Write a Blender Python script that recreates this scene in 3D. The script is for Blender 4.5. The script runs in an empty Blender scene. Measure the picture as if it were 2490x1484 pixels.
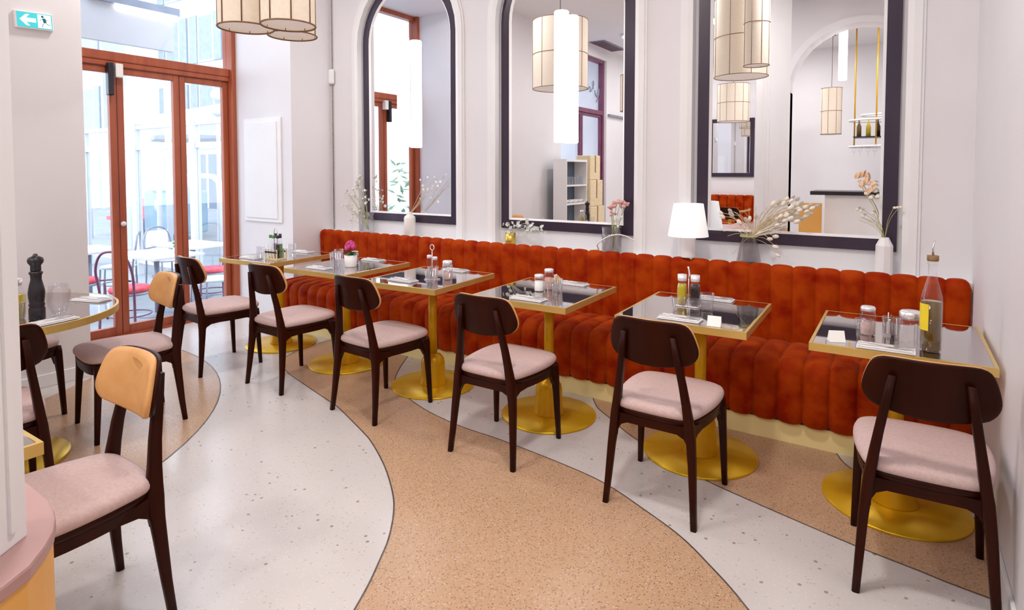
import bpy, math, random
from math import sin, cos, pi, sqrt, radians
from mathutils import Vector, Matrix
from mathutils.geometry import tessellate_polygon
random.seed(7)
S = bpy.context.scene
COL = S.collection

# ------------------------------------------------------------------ camera, sky, exposure
cam_d = bpy.data.cameras.new('camera'); cam = bpy.data.objects.new('camera', cam_d); COL.objects.link(cam)
cam.location = (0, 0, 1.463)
cam.rotation_euler = (pi/2 - 0.0428, 0, 0.5764)
cam_d.sensor_width = 36; cam_d.lens = 36*1452.6/2490; cam_d.shift_y = -262.9/2490
cam_d.clip_start = 0.05; cam_d.clip_end = 200
S.camera = cam
S.view_settings.view_transform = 'Standard'; S.view_settings.look = 'None'
S.view_settings.exposure = 0.10; S.view_settings.gamma = 1; S.view_settings.use_curve_mapping = False
S.cycles.use_denoising = True
S.cycles.max_bounces = 10; S.cycles.diffuse_bounces = 5; S.cycles.glossy_bounces = 6; S.cycles.transparent_max_bounces = 24
S.cycles.sample_clamp_indirect = 6.0
W = bpy.data.worlds.new('sky'); S.world = W; W.use_nodes = True
bg = W.node_tree.nodes['Background']; bg.inputs[0].default_value = (0.80, 0.90, 1.0, 1); bg.inputs[1].default_value = 3.9

# ------------------------------------------------------------------ helpers
class MB:
    def __init__(s): s.v = []; s.f = []; s.sm = []
    def add(s, vs, fs, smooth=False):
        o = len(s.v); s.v += [tuple(p) for p in vs]
        for f in fs: s.f.append(tuple(i+o for i in f)); s.sm.append(smooth)
        return s
    def box(s, p0, p1, rz=0, c=None):
        (x0,y0,z0),(x1,y1,z1) = p0,p1
        vs = [(x0,y0,z0),(x1,y0,z0),(x1,y1,z0),(x0,y1,z0),(x0,y0,z1),(x1,y0,z1),(x1,y1,z1),(x0,y1,z1)]
        if rz:
            cx,cy = c if c else ((x0+x1)/2,(y0+y1)/2)
            vs = [(cx+(x-cx)*cos(rz)-(y-cy)*sin(rz), cy+(x-cx)*sin(rz)+(y-cy)*cos(rz), z) for x,y,z in vs]
        return s.add(vs, [(0,3,2,1),(4,5,6,7),(0,1,5,4),(1,2,6,5),(2,3,7,6),(3,0,4,7)])
    def lathe(s, prof, seg=24, c=(0,0,0), smooth=True, caps=True):
        n = len(prof); vs = []; fs = []
        for r,z in prof:
            for k in range(seg):
                a = 2*pi*k/seg; vs.append((c[0]+r*cos(a), c[1]+r*sin(a), c[2]+z))
        for i in range(n-1):
            for k in range(seg):
                k2 = (k+1)%seg; fs.append((i*seg+k, i*seg+k2, (i+1)*seg+k2, (i+1)*seg+k))
        s.add(vs, fs, smooth)
        if caps:
            o = len(s.v)-n*seg
            if prof[0][0] > 1e-5: s.f.append(tuple(o+k for k in range(seg-1,-1,-1))); s.sm.append(False)
            if prof[-1][0] > 1e-5: s.f.append(tuple(o+(n-1)*seg+k for k in range(seg))); s.sm.append(False)
        return s
    def tube(s, pts, rad, seg=8, smooth=True, flat=None):
        pts = [Vector(p) for p in pts]; n = len(pts)
        rs = rad if isinstance(rad, (list,tuple)) else [rad]*n
        vs = []; fs = []; up = None
        for i,p in enumerate(pts):
            t = (pts[min(i+1,n-1)]-pts[max(i-1,0)])
            t = t.normalized() if t.length > 1e-9 else Vector((0,0,1))
            if up is None:
                a = Vector((0,0,1)) if abs(t.z) < .9 else Vector((1,0,0)); up = t.cross(a).normalized()
            up = (up - t*up.dot(t)).normalized(); w = t.cross(up)
            for k in range(seg):
                a = 2*pi*k/seg; q = p + (up*cos(a)+w*sin(a)*(flat or 1))*rs[i]; vs.append(q)
        for i in range(n-1):
            for k in range(seg):
                k2 = (k+1)%seg; fs.append((i*seg+k, i*seg+k2, (i+1)*seg+k2, (i+1)*seg+k))
        s.add(vs, fs, smooth); o = len(s.v)-n*seg
        s.f.append(tuple(o+k for k in range(seg-1,-1,-1))); s.sm.append(False)
        s.f.append(tuple(o+(n-1)*seg+k for k in range(seg))); s.sm.append(False)
        return s
    def loops(s, rings, smooth=True, cap0=True, cap1=True):
        n = len(rings[0]); o = len(s.v); vs = [p for r in rings for p in r]; fs = []
        for i in range(len(rings)-1):
            for k in range(n):
                k2 = (k+1)%n; fs.append((i*n+k, i*n+k2, (i+1)*n+k2, (i+1)*n+k))
        s.add(vs, fs, smooth)
        if cap0: s.f.append(tuple(o+k for k in range(n-1,-1,-1))); s.sm.append(smooth)
        if cap1: s.f.append(tuple(o+(len(rings)-1)*n+k for k in range(n))); s.sm.append(smooth)
        return s
    def grid(s, rows, smooth=True):
        m = len(rows[0]); vs = [p for r in rows for p in r]; fs = []
        for i in range(len(rows)-1):
            for j in range(m-1): fs.append((i*m+j, i*m+j+1, (i+1)*m+j+1, (i+1)*m+j))
        return s.add(vs, fs, smooth)
    def prism(s, poly, z0, z1):
        tri = tessellate_polygon([[Vector((x,y,0)) for x,y in poly]]); n = len(poly)
        a = sum(poly[i][0]*poly[(i+1)%n][1]-poly[(i+1)%n][0]*poly[i][1] for i in range(n))
        if a < 0: poly = poly[::-1]; tri = tessellate_polygon([[Vector((x,y,0)) for x,y in poly]])
        vs = [(x,y,z0) for x,y in poly]+[(x,y,z1) for x,y in poly]; fs = []
        for t in tri:
            i,j,k = t
            c = (poly[j][0]-poly[i][0])*(poly[k][1]-poly[i][1])-(poly[j][1]-poly[i][1])*(poly[k][0]-poly[i][0])
            if c < 0: i,k = k,i
            fs.append((i+n,j+n,k+n)); fs.append((k,j,i))
        for i in range(n): fs.append((i,(i+1)%n,(i+1)%n+n,i+n))
        return s.add(vs, fs)
    def ball(s, c, r, seg=10, rings=7, sc=(1,1,1)):
        vs=[]; fs=[]
        for i in range(1,rings):
            t = pi*i/rings
            for k in range(seg):
                a=2*pi*k/seg; vs.append((c[0]+r*sc[0]*sin(t)*cos(a), c[1]+r*sc[1]*sin(t)*sin(a), c[2]+r*sc[2]*cos(t)))
        n=len(vs); vs += [(c[0],c[1],c[2]+r*sc[2]),(c[0],c[1],c[2]-r*sc[2])]
        for i in range(rings-2):
            for k in range(seg):
                k2=(k+1)%seg; fs.append((i*seg+k,(i+1)*seg+k,(i+1)*seg+k2,i*seg+k2))
        for k in range(seg):
            k2=(k+1)%seg; fs.append((n,k,k2)); fs.append((n+1,(rings-2)*seg+k2,(rings-2)*seg+k))
        return s.add(vs, fs, True)
    def xf(s, M, start=0):
        for i in range(start, len(s.v)): s.v[i] = tuple(M @ Vector(s.v[i]))
        return s
    def mesh(s, name, mat):
        me = bpy.data.meshes.new(name); me.from_pydata(s.v, [], s.f)
        me.polygons.foreach_set('use_smooth', s.sm); me.materials.append(mat); me.update(); return me
    def build(s, name, mat, parent=None, loc=None, rz=0, bevel=0, seg=2):
        return link(name, s.mesh(name, mat), parent, loc, rz, bevel, seg)

def link(name, me, parent=None, loc=None, rz=0, bevel=0, seg=2):
    o = bpy.data.objects.new(name, me); COL.objects.link(o)
    if parent: o.parent = parent
    if loc is not None: o.location = loc
    if rz: o.rotation_euler = (0,0,rz)
    if bevel:
        m = o.modifiers.new('bevel','BEVEL'); m.width = bevel; m.segments = seg; m.limit_method = 'ANGLE'; m.angle_limit = radians(40)
    return o
def tag(o, label=None, cat=None, group=None, kind=None):
    if label: o['label'] = label
    if cat: o['category'] = cat
    if group: o['group'] = group
    if kind: o['kind'] = kind
    return o
def thing(name, label, cat, loc=(0,0,0), rz=0, group=None):
    o = bpy.data.objects.new(name, None); COL.objects.link(o); o.empty_display_size = .1
    o.location = loc; o.rotation_euler = (0,0,rz); return tag(o, label, cat, group)
def struct(o, label=None): return tag(o, label, kind='structure')
def kids(o): return [c for c in bpy.data.objects if c.parent is o]
def dup(root, loc=None, rz=None, label=None, group=None):
    def cp(o, par):
        c = o.copy(); COL.objects.link(c); c.parent = par
        for k in kids(o): cp(k, c)
        return c
    src = kids(root); r = root.copy(); COL.objects.link(r)
    for k in src: cp(k, r)
    if loc is not None: r.location = loc
    if rz is not None: r.rotation_euler = (0,0,rz)
    if label: r['label'] = label
    if group: r['group'] = group
    return r
def catmull(pts, n=6):
    P = [Vector(p) for p in pts]; out = []
    for i in range(len(P)-1):
        a = P[i-1] if i else P[i]*2-P[i+1]; b,c = P[i],P[i+1]; d = P[i+2] if i+2 < len(P) else c*2-b
        for k in range(n):
            t = k/n; out.append(.5*((2*b)+(c-a)*t+(2*a-5*b+4*c-d)*t*t+(3*b-a-3*c+d)*t**3))
    out.append(P[-1]); return out

# ------------------------------------------------------------------ materials
def new_mat(name):
    m = bpy.data.materials.new(name); m.use_nodes = True; nt = m.node_tree
    return m, nt, nt.nodes['Principled BSDF']
def mat(name, col, rough=.5, metal=0, var=None, vscale=20, bump=0, bscale=200, emit=None, es=0, spec=.5, sheen=0, stretch=None, coat=0):
    m, nt, p = new_mat(name)
    p.inputs['Base Color'].default_value = (*col,1); p.inputs['Roughness'].default_value = rough; p.inputs['Metallic'].default_value = metal
    p.inputs['Specular IOR Level'].default_value = spec
    if sheen: p.inputs['Sheen Weight'].default_value = sheen; p.inputs['Sheen Roughness'].default_value = .35; p.inputs['Sheen Tint'].default_value = (1,.38,.16,1)
    if coat: p.inputs['Coat Weight'].default_value = coat
    tc = nt.nodes.new('ShaderNodeTexCoord'); src = tc.outputs['Object']
    if stretch:
        mp = nt.nodes.new('ShaderNodeMapping'); mp.inputs['Scale'].default_value = stretch; nt.links.new(src, mp.inputs[0]); src = mp.outputs[0]
    if var:
        n = nt.nodes.new('ShaderNodeTexNoise'); n.inputs['Scale'].default_value = vscale; n.inputs['Detail'].default_value = 5
        nt.links.new(src, n.inputs['Vector'])
        r = nt.nodes.new('ShaderNodeValToRGB'); r.color_ramp.elements[0].color = (*col,1); r.color_ramp.elements[1].color = (*var,1)
        r.color_ramp.elements[0].position = .38; r.color_ramp.elements[1].position = .66
        nt.links.new(n.outputs['Fac'], r.inputs[0]); nt.links.new(r.outputs[0], p.inputs['Base Color'])
    if bump:
        n = nt.nodes.new('ShaderNodeTexNoise'); n.inputs['Scale'].default_value = bscale; n.inputs['Detail'].default_value = 3
        nt.links.new(src, n.inputs['Vector'])
        b = nt.nodes.new('ShaderNodeBump'); b.inputs['Strength'].default_value = bump; b.inputs['Distance'].default_value = .004
        nt.links.new(n.outputs['Fac'], b.inputs['Height']); nt.links.new(b.outputs[0], p.inputs['Normal'])
    if emit: p.inputs['Emission Color'].default_value = (*emit,1); p.inputs['Emission Strength'].default_value = es
    return m
def glass_mat(name, tint=(1,1,1), edge=.75, base=.06, rough=.02, edge_col=None):
    m = bpy.data.materials.new(name); m.use_nodes = True; nt = m.node_tree; nt.nodes.clear()
    out = nt.nodes.new('ShaderNodeOutputMaterial'); mx = nt.nodes.new('ShaderNodeMixShader')
    t = nt.nodes.new('ShaderNodeBsdfTransparent'); t.inputs[0].default_value = (*tint,1)
    g = nt.nodes.new('ShaderNodeBsdfGlossy'); g.inputs['Roughness'].default_value = rough
    if edge_col: g.inputs[0].default_value = (*edge_col,1)
    lw = nt.nodes.new('ShaderNodeLayerWeight'); lw.inputs[0].default_value = .35
    mr = nt.nodes.new('ShaderNodeMapRange'); mr.inputs[3].default_value = base; mr.inputs[4].default_value = edge
    pw = nt.nodes.new('ShaderNodeMath'); pw.operation = 'POWER'; pw.inputs[1].default_value = 1.6
    nt.links.new(lw.outputs['Facing'], pw.inputs[0]); nt.links.new(pw.outputs[0], mr.inputs[0])
    nt.links.new(mr.outputs[0], mx.inputs[0]); nt.links.new(t.outputs[0], mx.inputs[1]); nt.links.new(g.outputs[0], mx.inputs[2])
    nt.links.new(mx.outputs[0], out.inputs[0]); return m
def terrazzo(name, base, chips, scale=140, amount=.5, rough=.28):
    m, nt, p = new_mat(name); p.inputs['Roughness'].default_value = rough; p.inputs['Specular IOR Level'].default_value = .5
    tc = nt.nodes.new('ShaderNodeTexCoord')
    cur = None
    n = nt.nodes.new('ShaderNodeTexNoise'); n.inputs['Scale'].default_value = 1.7; n.inputs['Detail'].default_value = 6
    nt.links.new(tc.outputs['Object'], n.inputs['Vector'])
    r = nt.nodes.new('ShaderNodeValToRGB'); r.color_ramp.elements[0].color = (*[c*.93 for c in base],1); r.color_ramp.elements[1].color = (*[min(1,c*1.05) for c in base],1)
    nt.links.new(n.outputs['Fac'], r.inputs[0]); cur = r.outputs[0]
    for i,(col, sc, th) in enumerate(chips):
        v = nt.nodes.new('ShaderNodeTexVoronoi'); v.inputs['Scale'].default_value = sc
        nt.links.new(tc.outputs['Object'], v.inputs['Vector'])
        sep = nt.nodes.new('ShaderNodeSeparateColor'); nt.links.new(v.outputs['Color'], sep.inputs[0])
        lt = nt.nodes.new('ShaderNodeMath'); lt.operation = 'LESS_THAN'; lt.inputs[1].default_value = th
        nt.links.new(sep.outputs[i%3], lt.inputs[0])
        d = nt.nodes.new('ShaderNodeMath'); d.operation = 'LESS_THAN'; d.inputs[1].default_value = .42
        nt.links.new(v.outputs['Distance'], d.inputs[0])
        mu = nt.nodes.new('ShaderNodeMath'); mu.operation = 'MULTIPLY'; nt.links.new(lt.outputs[0], mu.inputs[0]); nt.links.new(d.outputs[0], mu.inputs[1])
        mx = nt.nodes.new('ShaderNodeMix'); mx.data_type = 'RGBA'
        nt.links.new(mu.outputs[0], mx.inputs[0]); nt.links.new(cur, mx.inputs[6]); mx.inputs[7].default_value = (*col,1); cur = mx.outputs[2]
    nt.links.new(cur, p.inputs['Base Color']); return m
M = {}
M['wall'] = mat('wall_paint', (.81,.795,.815), .6, var=(.78,.765,.785), vscale=1.5, bump=.05, bscale=60)
M['trim'] = mat('white_trim', (.87,.865,.87), .45, var=(.84,.835,.84), vscale=3)
M['ceil'] = mat('ceiling_paint', (.80,.785,.80), .8, var=(.77,.755,.77), vscale=1)
M['velvet'] = mat('rust_velvet', (.42,.050,.0022), .62, var=(.27,.012,.0006), vscale=9, bump=.12, bscale=500, sheen=.35, spec=.05)
M['ebony'] = mat('ebonised_wood', (.024,.0034,.0010), .36, var=(.036,.0055,.0014), vscale=14, stretch=(1,1,.12), spec=.12)
M['seatfab'] = mat('blush_fabric', (.64,.48,.46), .8, var=(.58,.42,.40), vscale=90, bump=.2, bscale=700, spec=.2)
M['leather'] = mat('tan_leather', (.72,.37,.13), .5, var=(.65,.32,.10), vscale=12, bump=.08, bscale=300)
M['brass'] = mat('brushed_brass', (.72,.51,.17), .32, metal=.55, var=(.66,.46,.13), vscale=8)
M['brassleg'] = mat('satin_brass', (.70,.37,.003), .36, metal=.3, spec=.3, var=(.62,.31,.003), vscale=6)
M['brassdisc'] = mat('aged_brass', (.80,.50,.02), .28, metal=.5, spec=.3, var=(.74,.45,.015), vscale=5)
M['top'] = mat('smoked_mirror_glass', (.56,.51,.50), .03, metal=1.0, var=(.53,.48,.47), vscale=2)
M['black'] = mat('black_lacquer', (.012,.010,.016), .3, var=(.018,.014,.022), vscale=6)
M['mirror'] = mat('silvered_glass', (.90,.91,.93), .004, metal=1.0, var=(.89,.90,.92), vscale=1)
M['mframe'] = mat('dark_mirror_frame', (.030,.018,.040), .25, var=(.042,.026,.05), vscale=5, stretch=(1,1,.2))
M['doorwood'] = mat('mahogany_door', (.44,.11,.045), .38, var=(.33,.07,.03), vscale=10, stretch=(1,1,.1))
M['white'] = mat('white_gloss', (.88,.87,.87), .3, var=(.85,.84,.84), vscale=4)
M['ceramic'] = mat('white_ceramic', (.90,.87,.82), .25, var=(.87,.84,.79), vscale=3)
M['cloth'] = mat('white_linen', (.90,.88,.88), .9, var=(.84,.82,.82), vscale=40, bump=.3, bscale=300)
M['steel'] = mat('polished_steel', (.75,.74,.74), .18, metal=1, var=(.68,.67,.68), vscale=8)
M['chrome'] = mat('light_steel', (.92,.90,.93), .25, metal=.6, var=(.85,.83,.86), vscale=8)
M['gold'] = mat('gold_pot', (.72,.52,.12), .3, metal=.8, var=(.66,.46,.09), vscale=5)
M['glass'] = glass_mat('clear_glass', (.985,.985,.995), .62, .035)
M['pane'] = glass_mat('window_glass', (.97,.98,1), .35, .03, .0)
M['smoke'] = glass_mat('smoked_glass', (.86,.84,.84), .65, .05)
M['oilg'] = mat('olive_oil', (.55,.42,.01), .1, var=(.48,.34,.01), vscale=20, emit=None, coat=.5)
M['oild'] = mat('dark_oil', (.10,.055,.006), .08, var=(.16,.09,.01), vscale=12, coat=.6)
M['vineg'] = mat('balsamic_vinegar', (.012,.005,.006), .1, var=(.02,.008,.008), vscale=10)
M['tan'] = mat('tan_panel', (.80,.42,.10), .5, var=(.74,.37,.08), vscale=3)
M['peach'] = mat('peach_top', (.47,.28,.26), .45, var=(.44,.26,.24), vscale=3)
M['magenta'] = mat('magenta_petal', (.50,.03,.20), .6, var=(.70,.08,.34), vscale=60)
M['green'] = mat('green_leaf', (.06,.22,.05), .5, var=(.12,.34,.08), vscale=30)
M['sage'] = mat('sage_leaf', (.62,.66,.60), .6, var=(.74,.76,.70), vscale=30)
M['straw'] = mat('dried_straw', (.72,.58,.36), .8, var=(.80,.68,.46), vscale=30)
M['cream'] = mat('cream_fluff', (.88,.80,.66), .9, var=(.92,.86,.76), vscale=60, bump=.4, bscale=200)
M['pale'] = mat('pale_bud', (.90,.88,.84), .8, var=(.82,.80,.76), vscale=50)
M['whiteout'] = mat('white_paint_outdoors', (.60,.61,.63), .5, var=(.57,.58,.60), vscale=4)
M['twig'] = mat('grey_twig', (.30,.27,.25), .8, var=(.40,.37,.33), vscale=40)
M['stemg'] = mat('pale_green_stem', (.45,.45,.18), .7, var=(.55,.55,.28), vscale=30)
M['blush'] = mat('blush_petal', (.78,.48,.42), .7, var=(.70,.38,.34), vscale=40)
M['salmon'] = mat('salmon_petal', (.80,.40,.20), .7, var=(.85,.62,.40), vscale=40)
M['plinth'] = mat('plinth_cream', (.94,.82,.40), .45, var=(.90,.77,.37), vscale=4)
M['lampwhite'] = mat('lit_white_shade', (.9,.89,.9), .7, var=(.88,.87,.88), vscale=5, emit=(1,.98,.97), es=.35)
M['tubelight'] = mat('glowing_acrylic', (.95,.95,.95), .3, var=(.93,.93,.93), vscale=2, emit=(1,.97,.95), es=3.5)
M['shade'] = mat('linen_shade', (.62,.54,.45), .85, var=(.58,.50,.41), vscale=60, emit=(1,.80,.60), es=.24, bump=.1, bscale=400)
M['diffuser'] = mat('shade_diffuser', (.72,.66,.62), .8, var=(.70,.64,.60), vscale=20, emit=(1,.90,.84), es=.22)
M['seam'] = mat('brown_seam', (.26,.15,.09), .7, var=(.22,.12,.07), vscale=30)
M['lens'] = mat('fill_lens', (.9,.9,.9), .4, var=(.88,.88,.88), vscale=4, emit=(1,.95,.92), es=5)  # glowing disc of the added ceiling fill lights
M['exitgreen'] = mat('exit_green', (.02,.42,.46), .4, var=(.02,.40,.44), vscale=5, emit=(.10,.62,.70), es=.55)
M['exitwhite'] = mat('exit_white', (.9,.95,.97), .4, var=(.88,.93,.95), vscale=5, emit=(.92,1,1), es=.8)
M['exitdark'] = mat('exit_dark_green', (.01,.20,.24), .5, var=(.01,.18,.22), vscale=5)
M['divider'] = mat('divider_metal', (.12,.10,.09), .4, metal=.5, var=(.18,.15,.13), vscale=20)
M['cement'] = mat('pale_pavement', (.33,.35,.38), .8, var=(.28,.30,.33), vscale=2)
M['facade'] = mat('pale_stone_facade', (.52,.525,.54), .8, var=(.47,.475,.49), vscale=1)
M['shutter'] = mat('blue_grey_shutter', (.26,.30,.36), .6, var=(.30,.34,.39), vscale=4)
M['red'] = mat('red_cushion', (.62,.05,.08), .8, var=(.72,.12,.16), vscale=12)
M['aqua'] = mat('pale_blue_bin', (.20,.34,.42), .5, var=(.15,.29,.37), vscale=3)
M['slate'] = mat('slate_canvas', (.09,.12,.17), .7, var=(.12,.15,.20), vscale=4)
M['metalgrey'] = mat('grey_metal', (.22,.25,.31), .4, metal=.2, var=(.28,.31,.37), vscale=5)
M['plum'] = mat('plum_metal', (.14,.03,.08), .4, var=(.18,.05,.10), vscale=5)
M['hedge'] = mat('hedge_leaf', (.10,.22,.12), .7, var=(.30,.42,.28), vscale=12)
M['paper'] = mat('paper_packet', (.80,.45,.20), .7, var=(.85,.75,.50), vscale=90)
M['card'] = mat('white_card', (.92,.92,.88), .7, var=(.90,.90,.86), vscale=20)
M['cork'] = mat('cork', (.22,.13,.06), .8, var=(.30,.18,.08), vscale=60)
M['pink'] = mat('pink_salt', (.72,.50,.42), .7, var=(.62,.36,.28), vscale=120)
M['terr_light'] = terrazzo('terrazzo_cream', (.64,.60,.585), [((.56,.47,.41),90,.07),((.68,.645,.62),130,.16),((.66,.56,.48),210,.12),((.34,.28,.22),60,.015)], rough=.22)
M['terr_tan'] = terrazzo('terrazzo_tan', (.54,.34,.21), [((.62,.46,.34),120,.22),((.30,.16,.07),150,.20),((.56,.36,.20),90,.2),((.20,.12,.07),200,.06)], rough=.28)

# ------------------------------------------------------------------ room shell
XL, XR, YW, YN, YR, ZC = -4.83, .335, 4.15, 4.09, -4.6, 3.8
XD = -5.8; YA, YB = 1.90, 3.61            # first door recess
fl = struct(MB().box((XD-.1,YR-.3,-.12),(XR+.3,YW+.2,0)).build('floor', M['terr_light']), 'cream terrazzo floor with tan curved bands')
Aout = [(-4.12,3.465),(-4.10,3.10),(-3.96,2.84)]+[(-3.739,2.718),(-3.522,2.648),(-2.991,2.498),(-2.87,2.46),(-2.498,2.306),(-2.343,2.231),(-2.111,2.089),(-1.902,1.931),(-1.783,1.814),(-1.677,1.678),(-1.613,1.569),(-1.553,1.46),(-1.494,1.334),(-1.30,.90),(-1.16,.40),(-1.10,-.3),(-1.2,-1.2)]
Bout = [(-3.236,3.463),(-3.062,3.179),(-2.90,2.98),(-2.632,2.821),(-2.362,2.72),(-2.081,2.664),(-1.847,2.65),(-1.734,2.639),(-1.499,2.609),(-1.243,2.566),(-1.08,2.516),(-.908,2.433),(-.719,2.333),(-.571,2.218),(-.392,2.05),(-.1,1.7),(.12,1.25),(.22,.6),(.2,-1.2)]
Cout = [(-1.629,3.465),(-1.534,3.335),(-1.388,3.219),(-1.299,3.142),(-1.176,3.054),(-.98,2.94),(-.754,2.83),(-.644,2.788),(-.442,2.728),(-.327,2.695),(-.112,2.637),(.085,2.597),(.18,2.575),(.335,2.55)]
Dout = [(-.245,3.465),(-.19,3.35),(-.06,3.23),(.12,3.15),(.335,3.12)]
def smooth2(p): return [(v.x,v.y) for v in catmull([(x,y,0) for x,y in p],4)]
A2,B2,C2,D2 = map(smooth2,(Aout,Bout,Cout,Dout))
Farc = [(-4.942+2.16*cos(radians(a)), .417+2.16*sin(radians(a))) for a in range(-40,112,4)]
Gl = [(-4.76,1.85),(-4.713,1.766),(-4.627,1.619),(-4.45,1.2),(-4.38,.7),(-4.45,0),(-4.6,-.7)]
def inlay(poly): 
    MB().prism(poly, -.001, .0008).build('terrazzo_inlay', M['terr_tan'], fl)
inlay(A2 + B2[::-1]); inlay(C2 + D2[::-1]); inlay(Farc + [(-5.3,2.3)] + smooth2(Gl))
def strip(path, w=.0035):
    mb = MB(); rows = []
    for i,(x,y) in enumerate(path):
        a = path[max(i-1,0)]; b = path[min(i+1,len(path)-1)]; d = Vector((b[0]-a[0], b[1]-a[1])).normalized()
        rows.append([(x-d.y*w, y+d.x*w, .0014),(x+d.y*w, y-d.x*w, .0014)])
    mb.grid(rows, False).build('divider_strip', M['divider'], fl)
for p in (A2,B2,C2,D2,Farc): strip(p)
def arch(cx, hw, z0, zs, n=16):
    return [(cx-hw,z0)]+[(cx-hw*cos(pi*k/n), zs+hw*sin(pi*k/n)) for k in range(n+1)]+[(cx+hw,z0)]
NICHE = [-3.83,-2.208,-.59]; NHW = .62; NZ0, NZS = .85, 2.68
wb = MB(); wb.box((XL-.3,YW,0),(XR+.3,YW+.2,ZC))
edges = [XL]
def q4(a,b,y=YN): # rectangle in XZ facing -Y
    wb.add([(a[0],y,a[1]),(b[0],y,a[1]),(b[0],y,b[1]),(a[0],y,b[1])],[(0,1,2,3)])
x = XL
for c in NICHE:
    q4((x,0),(c-NHW,ZC)); q4((c-NHW,0),(c+NHW,NZ0))
    ar = arch(c,NHW,NZ0,NZS); 
    for i in range(1,len(ar)-2):
        (xa,za),(xb,zb) = ar[i],ar[i+1]; wb.add([(xa,YN,za),(xb,YN,zb),(xb,YN,ZC),(xa,YN,ZC)],[(0,1,2,3)])
    rows = [[(px,YN,pz),(px,YW,pz)] for px,pz in ar]; wb.grid(rows,False)
    x = c+NHW
q4((x,0),(XR,ZC))
struct(wb.build('wall_back', M['wall']))
for i,c in enumerate(NICHE):
    o1,o2 = arch(c,.69,NZ0,NZS),arch(c,.605,NZ0,NZS); o3,o4 = arch(c,.675,NZ0,NZS),arch(c,.635,NZ0,NZS)
    rows = []
    for a,b,d,e in zip(o1,o3,o4,o2):
        rows.append([(a[0],YN,a[1]),(a[0],YN-.012,a[1]),(b[0],YN-.014,b[1]),(b[0],YN-.026,b[1]),(d[0],YN-.028,d[1]),(e[0],YN-.018,e[1]),(e[0],YW,e[1])])
    struct(MB().grid(rows,False).build('trim_%d'%(i+1), M['trim']), 'white arched moulding around a mirror niche')
struct(MB().box((XL,3.966,0),(XR,YW,NZ0+.02)).build('trim_4', M['trim']), 'white ledge behind the banquette')
struct(MB().box((XR,YR,0),(XR+.2,YW,ZC)).build('wall_right', M['wall']))
struct(MB().box((XR-.014,YR+.8,0),(XR,3.4,.10)).build('baseboard_right', M['trim'], bevel=.004))
# left wall pieces: pier by the banquette, pier between the two doors, rest
wl = MB(); wl.box((XD-.1,YB,0),(XL,YW+.2,ZC)); wl.box((XD-.1,-.66,0),(XL,YA,ZC)); wl.box((XD-.1,YR,0),(XL,-2.52,ZC))
wl.box((XD-.1,YA,3.62),(XL,YB,ZC)); wl.box((XL-.3,-2.52,3.60),(XL,-.66,ZC))
struct(wl.build('wall_left', M['wall']))
struct(MB().box((XL,-.66,0),(XL+.012,YA,.09)).build('baseboard_left', M['trim'], bevel=.004))
struct(MB().box((XD-.2,YR-.3,ZC),(XR+.3,YW+.2,ZC+.15)).build('ceiling', M['ceil']))
wr = MB(); wr.box((XD-.1,YR-.2,0),(XR+.3,YR,ZC)); struct(wr.build('wall_rear', M['wall']))
# framed panel on the door reveal
pn = MB().box((-5.565,YB-.016,.965),(-4.975,YB,1.985)); pn = struct(pn.build('trim_5', M['trim'], bevel=.004), 'white framed panel on the door reveal')
MB().box((-5.535,YB-.012-.012,1.0),(-5.03,YB-.012,1.945)).build('panel', M['trim'], pn, bevel=.006)
# vertical conduit with a small white box in the corner
o = thing('alarm_box','small white alarm box on a cable in the corner by the left mirror','alarm',(-4.80,4.08,2.41))
MB().box((-.035,-.03,-.075),(.035,.008,.075)).build('housing', M['white'], o, bevel=.02, seg=4)
MB().tube([(0,-.004,-1.53),(0,-.004,1.38)],.006,6).build('cable', M['twig'], o)
# post on a rounded low wall, left foreground
lw = [(-1.282,.357),(-1.312,.404),(-1.358,.443),(-1.398,.47),(-1.447,.491),(-1.485,.502),(-1.544,.512),(-1.9,.52),(-1.9,-.4),(-1.25,-.4),(-1.25,.2),(-1.262,.29)]
lo = struct(MB().prism(lw,0,.72).build('partition_low', M['tan']), 'rounded tan low wall under the white post'); 
lw2 = [(-1.278+(x+1.55)*.0,y) for x,y in []]
MB().prism([(x+(.004 if x>-1.8 else 0),y+(.004 if y>0.3 else 0)) for x,y in lw],.72,.75).build('wall_cap', M['peach'], lo, bevel=.006)
d = Vector((.576,-.817)); nrm = Vector((.817,.576))
pc = Vector((-1.418,.440))
q = [pc, pc+d*.42, pc+d*.42-nrm*.14, pc-nrm*.14]
po = struct(MB().prism([(v.x,v.y) for v in q],.75,ZC).build('column_post', M['trim'], bevel=.004), 'white panelled post standing on the low wall')
for s0,s1 in ((.03,.046),(.085,.094)):
    a,b = pc+d*s0+nrm*.006, pc+d*s1+nrm*.006
    MB().prism([(v.x,v.y) for v in (a,b,b-nrm*.008,a-nrm*.008)],.78,ZC).build('moulding', M['trim'], po)

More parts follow.
